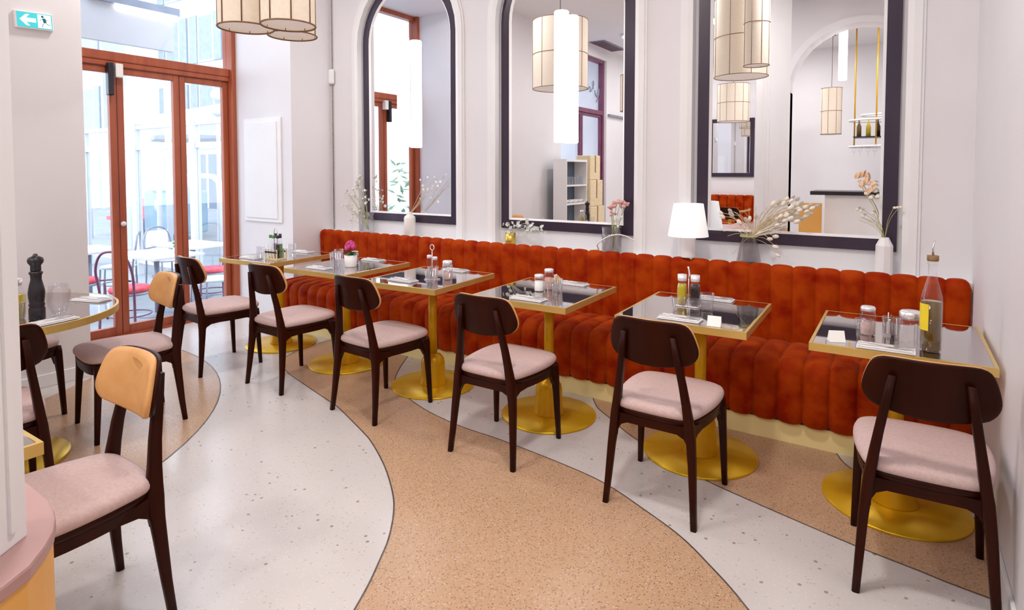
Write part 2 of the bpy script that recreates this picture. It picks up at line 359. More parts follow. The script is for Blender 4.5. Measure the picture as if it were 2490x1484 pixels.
# ------------------------------------------------------------------ doors in the left wall
def glazed(parent, y0, y1, z0, z1, x=XD, w=.055, t=.05, bot=.09, mat_=None):
    f = MB(); m_ = mat_ or M['doorwood']
    f.box((x-t/2,y0,z0),(x+t/2,y0+w,z1)); f.box((x-t/2,y1-w,z0),(x+t/2,y1,z1))
    f.box((x-t/2,y0+w,z0),(x+t/2,y1-w,z0+bot)); f.box((x-t/2,y0+w,z1-w),(x+t/2,y1-w,z1))
    lf = f.build('door_leaf', m_, parent, bevel=.006)
    MB().box((x-.003,y0+w,z0+bot),(x+.003,y1-w,z1-w)).build('pane', M['pane'], lf)
    return lf
d1 = bpy.data.objects.new('door_1',None); COL.objects.link(d1); struct(d1,'glazed red-brown wooden folding door to the terrace')
fr = MB(); fr.box((XD-.06,YB-.045,0),(XD+.10,YB,3.62)); fr.box((XD-.06,YA,0),(XD+.10,YA+.045,3.62))
fr.build('door_frame', M['doorwood'], d1, bevel=.006)
MB().box((XD-.06,YA+.045,2.42),(XD+.06,YB-.045,2.50)).build('transom_bar', M['doorwood'], d1, bevel=.01)
MB().box((XD-.05,YA+.045,2.375),(XD+.05,YB-.045,2.42)).build('transom_bar', M['doorwood'], d1, bevel=.006)
MB().box((XD-.05,YA+.045,3.56),(XD+.05,YB-.045,3.62)).build('head_rail', M['doorwood'], d1, bevel=.006)
MB().box((XD-.003,YA+.045,2.50),(XD+.003,YB-.045,3.56)).build('transom_pane', M['pane'], d1)
for a,b in ((1.948,2.525),(2.53,3.072),(3.076,3.562)):
    glazed(d1,a,b,.0,2.372)
hd = MB(); hd.ball((XD+.05,2.545,1.0),.022); hd.build('door_knob', M['white'], d1)
cl = MB().box((XD+.03,2.44,2.12),(XD+.09,2.485,2.40)).build('door_closer', M['black'], d1, bevel=.008)
MB().box((XD+.028,2.50,2.28),(XD+.09,2.56,2.40)).build('hinge_box', M['ceramic'], d1, bevel=.006)
MB().box((XD-.1,YA,0.0),(XD+.08,YB,.012)).build('threshold', M['doorwood'], d1)
d2 = bpy.data.objects.new('door_2',None); COL.objects.link(d2); struct(d2,'dark-framed glazed side door behind the viewer')
x2 = XL-.10; fr = MB(); fr.box((x2-.05,-.72,0),(x2+.05,-.66,3.60)); fr.box((x2-.05,-2.52,0),(x2+.05,-2.45,3.60)); fr.box((x2-.05,-2.45,3.54),(x2+.05,-.72,3.60)); fr.box((x2-.05,-2.45,2.55),(x2+.05,-.72,2.63))
fr.build('door_frame', M['plum'], d2, bevel=.006)
MB().box((x2-.003,-2.45,2.63),(x2+.003,-.72,3.54)).build('transom_pane', M['pane'], d2)
for a,b in ((-2.45,-1.59),(-1.58,-.72)): glazed(d2,a,b,0,2.55,x=x2,mat_=M['plum'])
# hand-lettered script on the transom, seen reversed in the middle mirror
sc = MB()
def stroke(p): sc.tube([(x2+.014,-1.70-a*1.05,2.95+b*.62) for a,b in p],.012,5)
stroke([(0,.0),(.08,.16),(.14,.22),(.13,.10),(.10,.04),(.16,.06),(.22,.16)])
stroke([(.22,.16),(.26,.08),(.24,.0),(.30,.03),(.40,.26),(.38,.36),(.34,.30),(.38,.12)])
stroke([(.44,.10),(.46,-.02),(.52,-.10),(.60,.14),(.64,.22),(.60,.0),(.52,-.26)])
sc.build('lettering', M['metalgrey'], d2)

# ------------------------------------------------------------------ added ceiling fill lights, then the pendant lamps
def fill_light(x, y, p, col=(1,.955,.93), label=''):  # unseen ceiling lamp, added to brighten the room
    t = thing('ceiling_fill_light', label, 'added fill light', (x,y,ZC), 0, 'added ceiling fill lights')
    MB().lathe([(.19,0),(.21,-.012),(.20,-.03),(.165,-.03),(.16,-.012)],28).build('rim', M['white'], t)
    MB().lathe([(.16,-.014),(.0001,-.014)],24,caps=False).build('lens', M['lens'], t)
    L = bpy.data.lights.new('fill_light_lamp','AREA'); L.shape = 'DISK'; L.size = .34; L.energy = p; L.color = col
    lo_ = bpy.data.objects.new('lamp', L); COL.objects.link(lo_); lo_.parent = t; lo_.location = (0,0,-.04)
k = 0
for (x,y,p,w) in ((-.75,1.6,38,'over the aisle near the right wall'),(-2.3,.9,22,'over the middle of the aisle'),(-4.2,2.35,24,'over the aisle near the door'),(-.25,-1.7,30,'behind the arch near the bar'),
    (-2.4,-1.2,24,'behind the viewer in the middle of the room'),(-3.9,-1.5,18,'by the side door'),(-1.6,-3.2,24,'over the bar approach'),(-3.6,-3.4,18,'over the far rear bench')):
    fill_light(x,y,p,label='added round ceiling fill light '+w)

def pendant(x, y, zb, r, h, label, cord_top=ZC, nseam=8, mid=True, group='linen drum pendants', ph=.2):
    t = thing('pendant_lamp', label, 'pendant lamp', (x,y,zb), 0, group)
    MB().lathe([(r,0),(r,h)],40,caps=False).build('lamp_shade', M['shade'], t)
    MB().lathe([(r*.99,.012),(.0001,.012)],40,caps=False).build('diffuser', M['diffuser'], t)
    MB().lathe([(r*.99,h-.012),(.0001,h-.012)],40,caps=False).build('top_diffuser', M['diffuser'], t)
    w = MB()
    for z in ((0,h/2,h) if mid else (0,h)):
        w.tube([((r+.0015)*cos(2*pi*k/40),(r+.0015)*sin(2*pi*k/40),z) for k in range(41)],.004,5)
    for k in range(nseam):
        a = 2*pi*k/nseam+ph; w.tube([((r+.0015)*cos(a),(r+.0015)*sin(a),0),((r+.0015)*cos(a),(r+.0015)*sin(a),h)],.003,5)
    w.build('wire_frame', M['seam'], t)
    MB().tube([(0,0,h-.02),(0,0,cord_top-zb)],.004,6).build('cord', M['black'], t)
    MB().lathe([(.05,cord_top-zb),(.05,cord_top-zb-.03),(.006,cord_top-zb-.035)],16).build('ceiling_rose', M['black'], t)
pendant(-2.514,1.6455,2.115,.1177,.40,'small linen drum pendant before the wooden door, leftmost of its cluster', ph=.85, mid=False)
pendant(-2.224,1.655,2.0905,.1105,.40,'small linen drum pendant at the front right of the door cluster', ph=.25, mid=False)
pendant(-2.55,1.9206,2.136,.1147,.40,'small linen drum pendant at the back of the door cluster, mostly hidden', ph=.5, mid=False)
pendant(-3.69,1.48,2.52,.350,.86,'wide linen drum pendant with a middle seam, seen in the middle mirror')
pendant(-1.60,.9,2.57,.30,.9,'large linen drum pendant near the right, seen in the right mirror')
pendant(-1.33,1.42,2.60,.13,.9,'slim linen pendant beside the large drum, seen in the right mirror')
pendant(-2.70,-3.6,2.41,.29,.70,'linen drum pendant far back over the rear banquette', nseam=12)
pendant(-1.02,-3.3,2.1,.16,.78,'small linen pendant under the far arch by the bar')

# ------------------------------------------------------------------ mirrors with tube sconces
def wall_mirror(cx, label):
    t = thing('wall_mirror', label, 'mirror', (cx,YW,0), 0, 'arched wall mirrors')
    def ring(a,b,y0,y1,nm,m_):
        rows = []
        for (xa,za),(xb,zb) in zip(a+a[:1],b+b[:1]): rows.append([(xa,y1,za),(xa,y0,za),(xb,y0,zb),(xb,y1,zb)])
        return MB().grid(rows,False).build(nm,m_,t)
    zo = .992; A = arch(0,.58,zo,NZS,24); B = arch(0,.505,zo+.072,NZS,24); Cc = arch(0,.488,zo+.088,NZS,24)
    ring(A,B,-.024,0,'frame',M['mframe'])
    rows = [[(xa,-.022,za),(xb,-.006,zb)] for (xa,za),(xb,zb) in zip(B+B[:1],Cc+Cc[:1])]
    MB().grid(rows,False).build('inner_lip',M['white'],t)
    g = MB(); n = len(Cc); g.add([(x_,-.006,z_) for x_,z_ in Cc],[tuple(range(n))]); g.build('mirror_glass',M['mirror'],t)
    return t
wall_mirror(NICHE[0],'arched mirror nearest the door, dark frame, tube lamp before it')
wall_mirror(NICHE[1],'middle arched mirror in a dark frame with a white tube lamp before it')
wall_mirror(NICHE[2],'arched mirror nearest the right wall, dark frame, no tube lamp')
def sconce(cx, label):
    t = thing('tube_sconce', label, 'wall lamp', (cx,4.06,1.685), 0, 'glowing tube sconces')
    MB().lathe([(.0001,0),(.050,.0),(.056,.006),(.056,.989),(.050,.995),(.0001,.995)],28).build('light_tube', M['tubelight'], t)
    MB().box((-.012,.045,.25),(.012,.0825,.75)).build('wall_bracket', M['white'], t)
sconce(-3.822,'white glowing tube lamp on the mirror nearest the door')
sconce(-2.19,'white glowing tube lamp on the middle mirror')

# ------------------------------------------------------------------ banquette
bq = thing('banquette','long rust velvet banquette with vertical channels along the mirrored wall','banquette',(0,0,0))
x0b, x1b, pitch = -4.825, .328, .1247
seams = [x for x in (-.033-pitch*k for k in range(-2,39)) if x0b+.04 < x < x1b-.07][::-1]
xs = [x0b]+seams+[x1b]
def off_path(path):
    P = [Vector((0,a,b)) for a,b in path]; N = []
    for i in range(len(P)):
        t = (P[min(i+1,len(P)-1)]-P[max(i-1,0)]).normalized(); N.append(Vector((0,-t.z,t.y)))
    return P,N
def arcp(cy,cz,r,a0,a1,n): return [(cy+r*cos(radians(a0+(a1-a0)*k/n)), cz+r*sin(radians(a0+(a1-a0)*k/n))) for k in range(n+1)]
seat_path = [(3.47,.112),(3.435,.114),(3.420,.13),(3.412,.22),(3.407,.32)]+arcp(3.497,.365,.09,180,95,7)+[(3.62,.462),(3.75,.458),(3.87,.448),(3.93,.43)]
back_path = [(3.935,.40),(3.922,.50),(3.914,.62),(3.908,.74),(3.906,.82)]+arcp(3.957,.842,.05,180,88,7)+[(3.972,.886)]
def channel(path, xa, xb, bulge, nm, endl=False, endr=False, R=.05):
    P,N = off_path(path); rows = []; m = 10; w = xb-xa
    zt = max(p.z for p in P); zb = min(p.z for p in P)
    for p,n in zip(P,N):
        row = []
        for j in range(m+1):
            s = j/m; x = xa+w*s; u = 2*s-1
            h = bulge*(sqrt(max(0,1-abs(u)**2.2))-1) 
            q = p + n*h; z = q.z
            dd = None
            if endl: dd = x-xa
            if endr: dd = xb-x
            if dd is not None and dd < R:
                cut = R-sqrt(max(0,R*R-(R-dd)**2)); z = min(z, zt-cut)
                q = Vector((q.x, q.y+cut*.25, z))
            row.append((x,q.y,z))
        rows.append(row)
    MB().grid(rows,True).build(nm, M['velvet'], bq)
for i in range(len(xs)-1):
    channel(seat_path, xs[i], xs[i+1], .024, 'seat_channel', i==0, i==len(xs)-2, .04)
    channel(back_path, xs[i], xs[i+1], .014, 'back_channel', i==0, i==len(xs)-2)
MB().box((x0b+.02,3.50,.11),(x1b-.01,3.95,.42)).build('seat_body', M['velvet'], bq)
MB().box((x0b+.02,3.94,.11),(x1b-.01,3.962,.86)).build('back_body', M['velvet'], bq)
MB().box((x0b+.005,3.466,0),(x1b,3.95,.11)).build('plinth', M['plinth'], bq)

# ------------------------------------------------------------------ square tables
TH = .75
def square_table(loc, rz, label, hs=.311, hd=.344, top=True, dc=None):
    t = thing('bistro_table', label, 'table', loc, rz, 'square brass bistro tables')
    tp = MB().box((-hs+.012,-hd+.012,TH-.014),(hs-.012,hd-.012,TH)).build('tabletop', M['top'], t, bevel=.002)
    e = MB(); 
    for a,b in (((-hs,-hd),(hs,-hd+.012)),((-hs,hd-.012),(hs,hd)),((-hs,-hd+.012),(-hs+.012,hd-.012)),((hs-.012,-hd+.012),(hs,hd-.012))):
        e.box((a[0],a[1],TH-.034),(b[0],b[1],TH-.0005))
    e.box((-hs+.012,-hd+.012,TH-.034),(hs-.012,hd-.012,TH-.015))
    e.build('brass_edge', M['brass'], t)
    dx,dy = dc if dc else (0,0)
    MB().lathe([(.029,.20),(.029,TH-.035)],20,(dx,dy,0)).build('column', M['brassleg'], t)
    MB().lathe([(.092,.012),(.092,.02),(.083,.045),(.081,.15),(.074,.185),(.056,.208),(.032,.218),(.029,.222)],32,(dx,dy,0)).build('column_sleeve', M['brassleg'], t)
    MB().lathe([(.280,0),(.284,.003),(.284,.009),(.279,.012),(.05,.013)],64,(dx,dy,0)).build('base_disc', M['brassdisc'], t)
    return t
TB = {}
for nm,loc,rz,lab,disc in (
  ('T1',(-4.40,3.15,0),.06,'square brass-edged table nearest the wooden door, small bottle caddy on it',(-4.378,3.14)),
  ('T2',(-3.505,3.115,0),.04,'square brass-edged table carrying the potted magenta flower',(-3.517,3.098)),
  ('T3',(-2.659,3.06,0),.055,'square brass-edged table carrying the ring-handled shaker stand',(-2.657,3.095)),
  ('T4',(-1.763,3.078,0),.012,'square brass-edged table carrying the glass of orange packets',(-1.7445,3.09)),
  ('T5',(-.872,3.094,0),.018,'square brass-edged table carrying the oil and vinegar cruets',(-.8435,3.085)),
  ('T6',(.0056,3.09,0),0,'square brass-edged table against the right wall with a tall oil bottle',(.008,3.078))):
    dx,dy = disc[0]-loc[0],disc[1]-loc[1]
    TB[nm] = square_table(loc,rz,lab,dc=(dx*cos(-rz)-dy*sin(-rz),dx*sin(-rz)+dy*cos(-rz)))
TB['T7'] = square_table((-2.20,.29,0),0,'square brass-edged table half hidden behind the white post',hs=.32,hd=.334)
rt = thing('round_table','round brass-rimmed table with a dark glass top by the left wall','table',(-3.80,1.06,0))
MB().lathe([(.0001,TH),(.525,TH),(.525,TH-.014),(.0001,TH-.014)],72,smooth=False).build('tabletop', M['top'], rt)
MB().lathe([(.525,TH+.0003),(.537,TH),(.537,TH-.036),(.50,TH-.036),(.50,TH-.0145)],72,smooth=False,caps=False).build('brass_edge', M['brass'], rt)
MB().lathe([(.029,.20),(.029,TH-.016)],20).build('column', M['brassleg'], rt)
MB().lathe([(.092,.012),(.092,.02),(.083,.045),(.081,.15),(.074,.185),(.056,.208),(.032,.218),(.029,.222)],32).build('column_sleeve', M['brassleg'], rt)
MB().lathe([(.285,0),(.29,.003),(.29,.009),(.285,.012),(.05,.013)],64,(.05,0,0)).build('base_disc', M['brassdisc'], rt)

# ------------------------------------------------------------------ dining chairs
def rrect(cx, cy, hx, hy, z, n=3, r=.4):
    pts = []
    for sx,sy,a0 in ((1,1,0),(-1,1,90),(-1,-1,180),(1,-1,270)):
        rr = min(hx,hy)*r*2*.5
        for k in range(n+1):
            a = radians(a0+90*k/n); pts.append((cx+sx*(hx-rr)+rr*cos(a), cy+sy*(hy-rr)+rr*sin(a), z))
    return pts
def seat_ring(sc, z, dz=0):
    out = [(.0,.252),(.10,.249),(.165,.235),(.198,.205),(.213,.15),(.217,.07),(.210,-.02),(.196,-.10),(.178,-.165),(.150,-.195),(.09,-.207),(0,-.210)]
    full = out+[(-x,y) for x,y in out[-2:0:-1]]
    pts = [(v.x,v.y) for v in catmull([(x,y,0) for x,y in full+full[:1]],2)[:-1]]
    return [(x*sc, .02+(y-.02)*sc, z) for x,y in pts]
def back_pts(sc, off):
    out = [(0,.846),(.08,.846),(.132,.842),(.160,.826),(.176,.796),(.188,.755),(.193,.722),(.188,.696),(.172,.674),(.145,.660),(.07,.648),(0,.644)]
    full = out+[(-x,z) for x,z in out[-2:0:-1]]
    pts = [(v.x,v.y) for v in catmull([(x,z,0) for x,z in full+full[:1]],2)[:-1]]
    res = []
    for x,z in pts:
        x *= sc; z = .745+(z-.745)*sc
        res.append((x, -.238+1.35*x*x-(z-.745)*.17+off, z))
    return res
def make_chair(label):
    t = thing('dining_chair', label, 'chair', (0,0,0), 0, 'dark dining chairs with blush seats')
    MB().loops([seat_ring(.90,.428),seat_ring(.975,.430),seat_ring(1,.440),seat_ring(1,.452),seat_ring(.975,.463),seat_ring(.92,.470),seat_ring(.7,.476),seat_ring(.35,.478),seat_ring(.05,.4785)]).build('seat', M['seatfab'], t)
    MB().loops([seat_ring(.90,.402),seat_ring(.955,.404),seat_ring(.965,.428),seat_ring(.9,.4285)]).build('seat_frame', M['ebony'], t)
    ap = MB()
    ap.loops([seat_ring(.90,.368),seat_ring(.925,.366),seat_ring(.945,.402),seat_ring(.90,.403)],False,False,False)
    ap.loops([seat_ring(.90,.403),seat_ring(.88,.368),seat_ring(.90,.368)],False,False,False)
    ap.build('apron', M['ebony'], t)
    for s in (-1,1):
        st = [(.195,-.225,.000,.0125,.013),(.187,-.212,.12,.014,.0155),(.178,-.200,.26,.0155,.020),(.171,-.194,.335,.017,.023),(.166,-.191,.375,.018,.027),(.163,-.191,.405,.018,.028),(.158,-.194,.44,.017,.025),(.150,-.200,.50,.016,.021),(.138,-.209,.58,.0145,.019),(.122,-.226,.68,.014,.017),(.106,-.246,.785,.012,.011)]
        MB().loops([rrect(s*a,b,wx,wy,z,2,.55) for a,b,z,wx,wy in st]).build('leg', M['ebony'], t)
        st = [(.207,.218,0,.012,.012),(.203,.212,.12,.014,.014),(.198,.205,.26,.0165,.0165),(.194,.198,.345,.019,.021),(.190,.190,.385,.021,.030),(.186,.182,.420,.020,.036)]
        MB().loops([rrect(s*a,b,wx,wy,z,2,.55) for a,b,z,wx,wy in st]).build('leg', M['ebony'], t)
    rl = MB()
    for s in (-1,1):
        rl.loops([[(s*(xx-.011),yy,za),(s*(xx+.011),yy,za),(s*(xx+.011),yy,zb),(s*(xx-.011),yy,zb)] for xx,yy,za,zb in ((.166,-.19,.300,.432),(.168,-.165,.345,.412),(.170,-.135,.362,.404),(.176,-.05,.368,.404),(.184,.08,.368,.404),(.188,.130,.364,.404),(.189,.160,.346,.404),(.189,.182,.31,.41))],False)
    rl.loops([[(xx,-.195,za),(xx,-.173,za),(xx,-.173,.404),(xx,-.195,.404)] for xx,za in ((-.163,.31),(-.14,.352),(-.11,.366),(.11,.366),(.14,.352),(.163,.31))],False)
    rl.build('seat_rail', M['ebony'], t)
    MB().loops([back_pts(.06,-.009),back_pts(.5,-.009),back_pts(.9,-.008),back_pts(.985,-.008),back_pts(1,-.004),back_pts(1,.004),back_pts(.97,.006)],True,True,False).build('backrest', M['ebony'], t)
    MB().loops([back_pts(.96,.006),back_pts(1.0,.010),back_pts(1.0,.018),back_pts(.97,.026),back_pts(.88,.031),back_pts(.5,.033),back_pts(.08,.034)]).build('back_pad', M['leather'], t)
    return t
CH = [('R1',(-4.3063,2.5434),-.0976,'dining chair drawn up to the table nearest the wooden door'),
 ('R2',(-3.5505,2.6347,),-.0303,'dining chair at the table with the magenta flower'),
 ('R3',(-2.6867,2.6401),-.0605,'dining chair at the table with the ring-handled shaker stand'),
 ('R4',(-1.7468,2.6211),0,'dining chair at the table with the orange packets'),
 ('R5',(-.8654,2.6192),-.0104,'dining chair at the table with oil and vinegar cruets'),
 ('R6',(.0873,2.5839),.042,'dining chair at the right-wall table, closest to the viewer in its row'),
 ('L1',(-3.7396,1.6673),2.982,'dining chair side-on at the round table, its tan back near the door'),
 ('L2',(-2.185,.775),3.11,'front dining chair with its tan backrest toward us, beside the low wall'),
 ('L3',(-3.20,.85),1.45,'dining chair with its dark back to us at the round table, beside the post'),
 ('L4',(-4.36,1.25),-1.35,'dining chair behind the round table against the left wall')]
proto = None
for nm,(x,y),rz,lab in CH:
    if proto is None: proto = make_chair(lab); proto.location=(x,y,0); proto.rotation_euler=(0,0,rz)
    else: dup(proto,(x,y,0),rz,lab)
TS = TH+.0008
# ------------------------------------------------------------------ tableware
def tumbler(x, y, label, h=.09, r0=.028, r1=.036, z=TS, barrel=False, group='clear glass tumblers'):
    if barrel: prof = [(.026,0),(.036,.004),(.047,.05),(.052,.085),(.050,.12),(.041,.155),(.038,.155),(.046,.12),(.048,.085),(.043,.05),(.030,.012),(.0001,.010)]
    else: prof = [(r0-.003,0),(r0,.004),(r1,h),(r1-.003,h),(r0-.002,.012),(.0001,.011)]
    return tag(MB().lathe(prof,24).build('tumbler', M['glass'], None, (x,y,z)), label, 'glass', group)
def jar(x, y, name, label, r, h, fill, fh, lidm='chrome', cat='shaker', lid_h=.018, group=None, z=TS, facets=20):
    t = thing(name, label, cat, (x,y,z), 0, group)
    MB().lathe([(r*.9,0),(r,.004),(r,h*.75),(r*.86,h-lid_h)],facets,caps=False).build('glass_body', M['glass'], t)
    if fh: MB().lathe([(r*.84,.003),(r*.88,.008),(r*.88,fh),(.0001,fh)],facets).build('contents', M[fill], t)
    MB().lathe([(r*.92,h-lid_h-.002),(r*.95,h-.006),(r*.80,h),(.0001,h+.001)],facets).build('lid', M[lidm], t)
    return t
def napkin(x, y, rz, where, w=.20, d=.085):
    n = MB()
    for i,(a,b,c_) in enumerate(((0,0,1),(.004,.003,.96),(-.003,.002,.93))):
        hw,hd = w/2*c_,d/2*c_; z0 = .001+i*.0032
        rows = []
        for j in range(9):
            u = -1+2*j/8; rows.append([(u*hw+a, v*hd+b, z0+.0028+.0012*sin(5*u+i)*(.5+.5*v)) for v in (-1,-.5,0,.5,1)])
        n.grid(rows,True); n.box((-hw+a,-hd+b,z0),(hw+a,hd+b,z0+.002))
    tag(n.build('napkin', M['cloth'], None, (x,y,TS), rz), 'folded white napkin on the '+where, 'napkin', 'folded white napkins')
    def rot(px,py): return (x+px*cos(rz)-py*sin(rz), y+px*sin(rz)+py*cos(rz), TS+.0125)
    kn = MB().tube([(-.098,0,.002),(-.085,0,.003),(.0,0,.0028),(.01,0,.002)],[.003,.0048,.0042,.003],8,flat=.5)
    kn.loops([[(.0,-.005,.0014),(.0,.006,.0014),(.0,.006,.0026),(.0,-.005,.0026)],[(.07,-.006,.0014),(.07,.007,.0014),(.07,.007,.0024),(.07,-.006,.0024)],[(.105,.003,.0015),(.105,.006,.0015),(.105,.006,.002),(.105,.003,.002)]],False)
    tag(kn.build('knife', M['steel'], None, rot(.0,-.016), rz), 'steel knife on the napkin, '+where, 'cutlery', 'knives on napkins')
    fk = MB().tube([(-.095,0,.003),(-.08,0,.003),(.03,0,.0035)],[.003,.0042,.0024],8,flat=.5)
    fk.box((.028,-.010,.002),(.05,.010,.004))
    for k in range(4): fk.box((.05,-.010+k*.0058,.002),(.092,-.0074+k*.0058,.0038))
    tag(fk.build('fork', M['steel'], None, rot(.0,.018), rz), 'steel fork on the napkin, '+where, 'cutlery', 'forks on napkins')
NAP = [('T1',(-4.45,2.92),.05,'chair side of the table nearest the door'),('T1',(-4.40,3.39),.05,'bench side of the table nearest the door'),
 ('T2',(-3.565,2.885),.05,'chair side of the flower-pot table'),('T2',(-3.52,3.38),.0,'bench side of the flower-pot table'),
 ('T3',(-2.70,2.85),0.0,'chair side of the shaker-stand table'),('T3',(-2.66,3.345),.0,'bench side of the shaker-stand table'),
 ('T4',(-1.72,2.815),0.0,'chair side of the orange-packet table'),('T4',(-1.72,3.345),.0,'bench side of the orange-packet table'),
 ('T5',(-.875,2.83),0.0,'chair side of the cruet table'),('T5',(-.85,3.37),.0,'bench side of the cruet table'),
 ('T6',(-.035,2.80),0.0,'table by the right wall'),
 ('RT',(-3.735,1.475),.35,'far side of the round table'),('RT',(-3.345,1.16),1.75,'near side of the round table')]
for _,(x,y),rz,wh in NAP: napkin(x,y,rz,wh)
def tent_card(x,y,rz,label):
    c = MB(); c.loops([[(-.03,-.02,0),(-.03,.02,0),(-.03,.001,.045),(-.03,-.001,.045)],[(.03,-.02,0),(.03,.02,0),(.03,.001,.045),(.03,-.001,.045)]],False)
    tag(c.build('place_card', M['card'], None, (x,y,TS), rz), label, 'card', 'white table cards')
tent_card(-.705,2.80,.1,'small white card near the front edge of the cruet table')
tent_card(-.21,2.82,.4,'small white card near the front corner of the right-wall table')

# T6: jars, glass of packets, tall oil bottle
jar(-.105,3.01,'sugar_jar','glass jar with pale contents and steel lid, left on the right-wall table',.031,.125,'pink',.055,cat='jar')
tumbler(-.115,2.925,'clear tumbler before the left jar on the right-wall table',h=.085)
def packets(x,y,label,gl,mats,r=.034,h=.085):
    t = thing('packet_glass',label,'glass',(x,y,TS))
    MB().lathe([(r*.8,0),(r*.84,.004),(r,h),(r-.003,h),(r*.8,.010),(.0001,.009)],24).build('tumbler', M['glass'], t)
    for k in range(5):
        a = -.02+.01*k; p = MB().box((a-.0018,-.016,.014),(a+.0018,.016,.078+.022*((k*3)%4)/3)); p.build('paper_packet', M[mats[k%len(mats)]], t)
packets(-.02,3.03,'tumbler holding brown sugar packets on the right-wall table','glass',['cork','card','cork'])
jar(.05,2.955,'water_jar','wide clear glass jar with steel lid beside the tall oil bottle',.045,.135,'pink',.0,cat='jar',lid_h=.03,facets=10)
def bottle(x,y,name,label,prof,liq,ltop,capm,caph,spout=True,z=TS,group=None,cat='bottle'):
    t = thing(name,label,cat,(x,y,z),0,group)
    MB().lathe(prof,24,caps=False).build('glass_body', M['glass'], t)
    inner = [(max(r-.003,.0001),zz) for r,zz in prof if zz <= ltop]; 
    inner = [(.0001,inner[0][1]+.004)]+[(r,zz+.003) for r,zz in inner]+[(.0001,inner[-1][1]+.003)]
    MB().lathe(inner,24,caps=False).build('liquid', M[liq], t)
    r,zz = prof[-1]
    MB().lathe([(r+.001,zz-.004),(r+.003,zz),(r+.003,zz+caph),(.0001,zz+caph)],16).build('stopper', M[capm], t)
    if spout: MB().tube([(0,0,zz+caph-.002),(0,0,zz+caph+.03),(.004,0,zz+caph+.058)],[.004,.0035,.003],8).build('pour_spout', M['steel'], t)
    return t
PB = [(.034,0),(.037,.004),(.0375,.05),(.0375,.195),(.035,.22),(.018,.285),(.0145,.30),(.0145,.345),(.017,.346),(.017,.362)]
t = bottle(.115,2.875,'oil_bottle','tall glass bottle of dark golden oil with a steel pour spout',PB,'oild',.215,'cork',.018)
t2 = MB().lathe([(.0382,.085),(.0382,.19)],24,caps=False)
t2.f = [f for i,f in enumerate(t2.f) if 11 <= i <= 16]; t2.sm = t2.sm[:len(t2.f)]
t2.build('yellow_label', mat('yellow_label',(.85,.66,.02),.5,var=(.80,.60,.02),vscale=20), t)
# T5: cruet stand with oil and vinegar
CB = [(.024,0),(.026,.004),(.028,.03),(.028,.09),(.024,.108),(.020,.118),(.021,.13)]
def stand(x,y,label,h,n=2,rad=.006,ring=True,w=.06):
    t = thing('cruet_stand',label,'stand',(x,y,TS))
    MB().box((-w,-.032,0),(w,.032,.006)).build('tray', M['chrome'], t, bevel=.004)
    b = MB().tube([(0,0,.005),(0,0,h)],.0025,6)
    if ring: b.tube([(.017*sin(2*pi*k/20),0,h+.018-.018*cos(2*pi*k/20)) for k in range(21)],.0028,6)
    else: b.tube([(0,0,h),(.004,0,h+.02),(.0,0,h+.045),(-.004,0,h+.06)],.0045,6)
    b.build('handle', M['chrome'], t); return t
stand(-.925,3.135,'steel stand between the oil and vinegar cruets',.15,ring=False)
bottle(-.958,3.13,'oil_cruet','small glass cruet of yellow oil in its steel stand',CB,'oilg',.115,'chrome',.03,False,TS+.0068)
bottle(-.892,3.14,'vinegar_cruet','small glass cruet of black vinegar in its steel stand',CB,'vineg',.115,'chrome',.03,False,TS+.0068)
tumbler(-.815,3.085,'clear tumbler beside the vinegar cruet')
tumbler(-.945,3.035,'clear tumbler in front of the oil cruet',h=.062)
tumbler(-.868,3.03,'clear tumbler in front of the vinegar cruet',h=.062)
# T4
jar(-1.79,3.05,'salt_shaker','glass shaker of salt with a domed steel lid by the orange packets',.030,.10,'card',.06)
jar(-1.765,3.125,'spice_shaker','taller glass shaker with a steel lid behind the salt shaker',.030,.125,'pink',.07)
packets(-1.695,3.10,'tumbler holding orange and yellow packets','glass',['paper','card','paper'],.036,.075)
tumbler(-1.642,2.945,'clear tumbler at the front of the orange-packet table',h=.08)
tumbler(-1.655,3.025,'clear tumbler behind the front one on the orange-packet table',h=.07)
# T3
stand(-2.57,2.99,'steel shaker stand with a ring handle on top',.195,w=.045)
jar(-2.59,2.985,'pepper_shaker','slim glass shaker of pepper on the left of the ring-handled stand',.017,.155,'twig',.06,z=TS+.0068)
jar(-2.552,2.998,'salt_shaker','slim glass shaker of pink salt on the right of the ring-handled stand',.017,.145,'pink',.07,z=TS+.0068)
jar(-2.49,3.05,'spice_jar','squat glass jar with a wide steel lid beside the shaker stand',.034,.125,'pink',.05,cat='jar',lid_h=.035)
tumbler(-2.475,2.86,'clear tumbler at the front corner of the shaker-stand table',h=.088)
tumbler(-2.415,2.955,'clear tumbler right of the front one on the shaker-stand table',h=.082)
tumbler(-2.515,2.935,'clear tumbler left of the squat spice jar',h=.10)
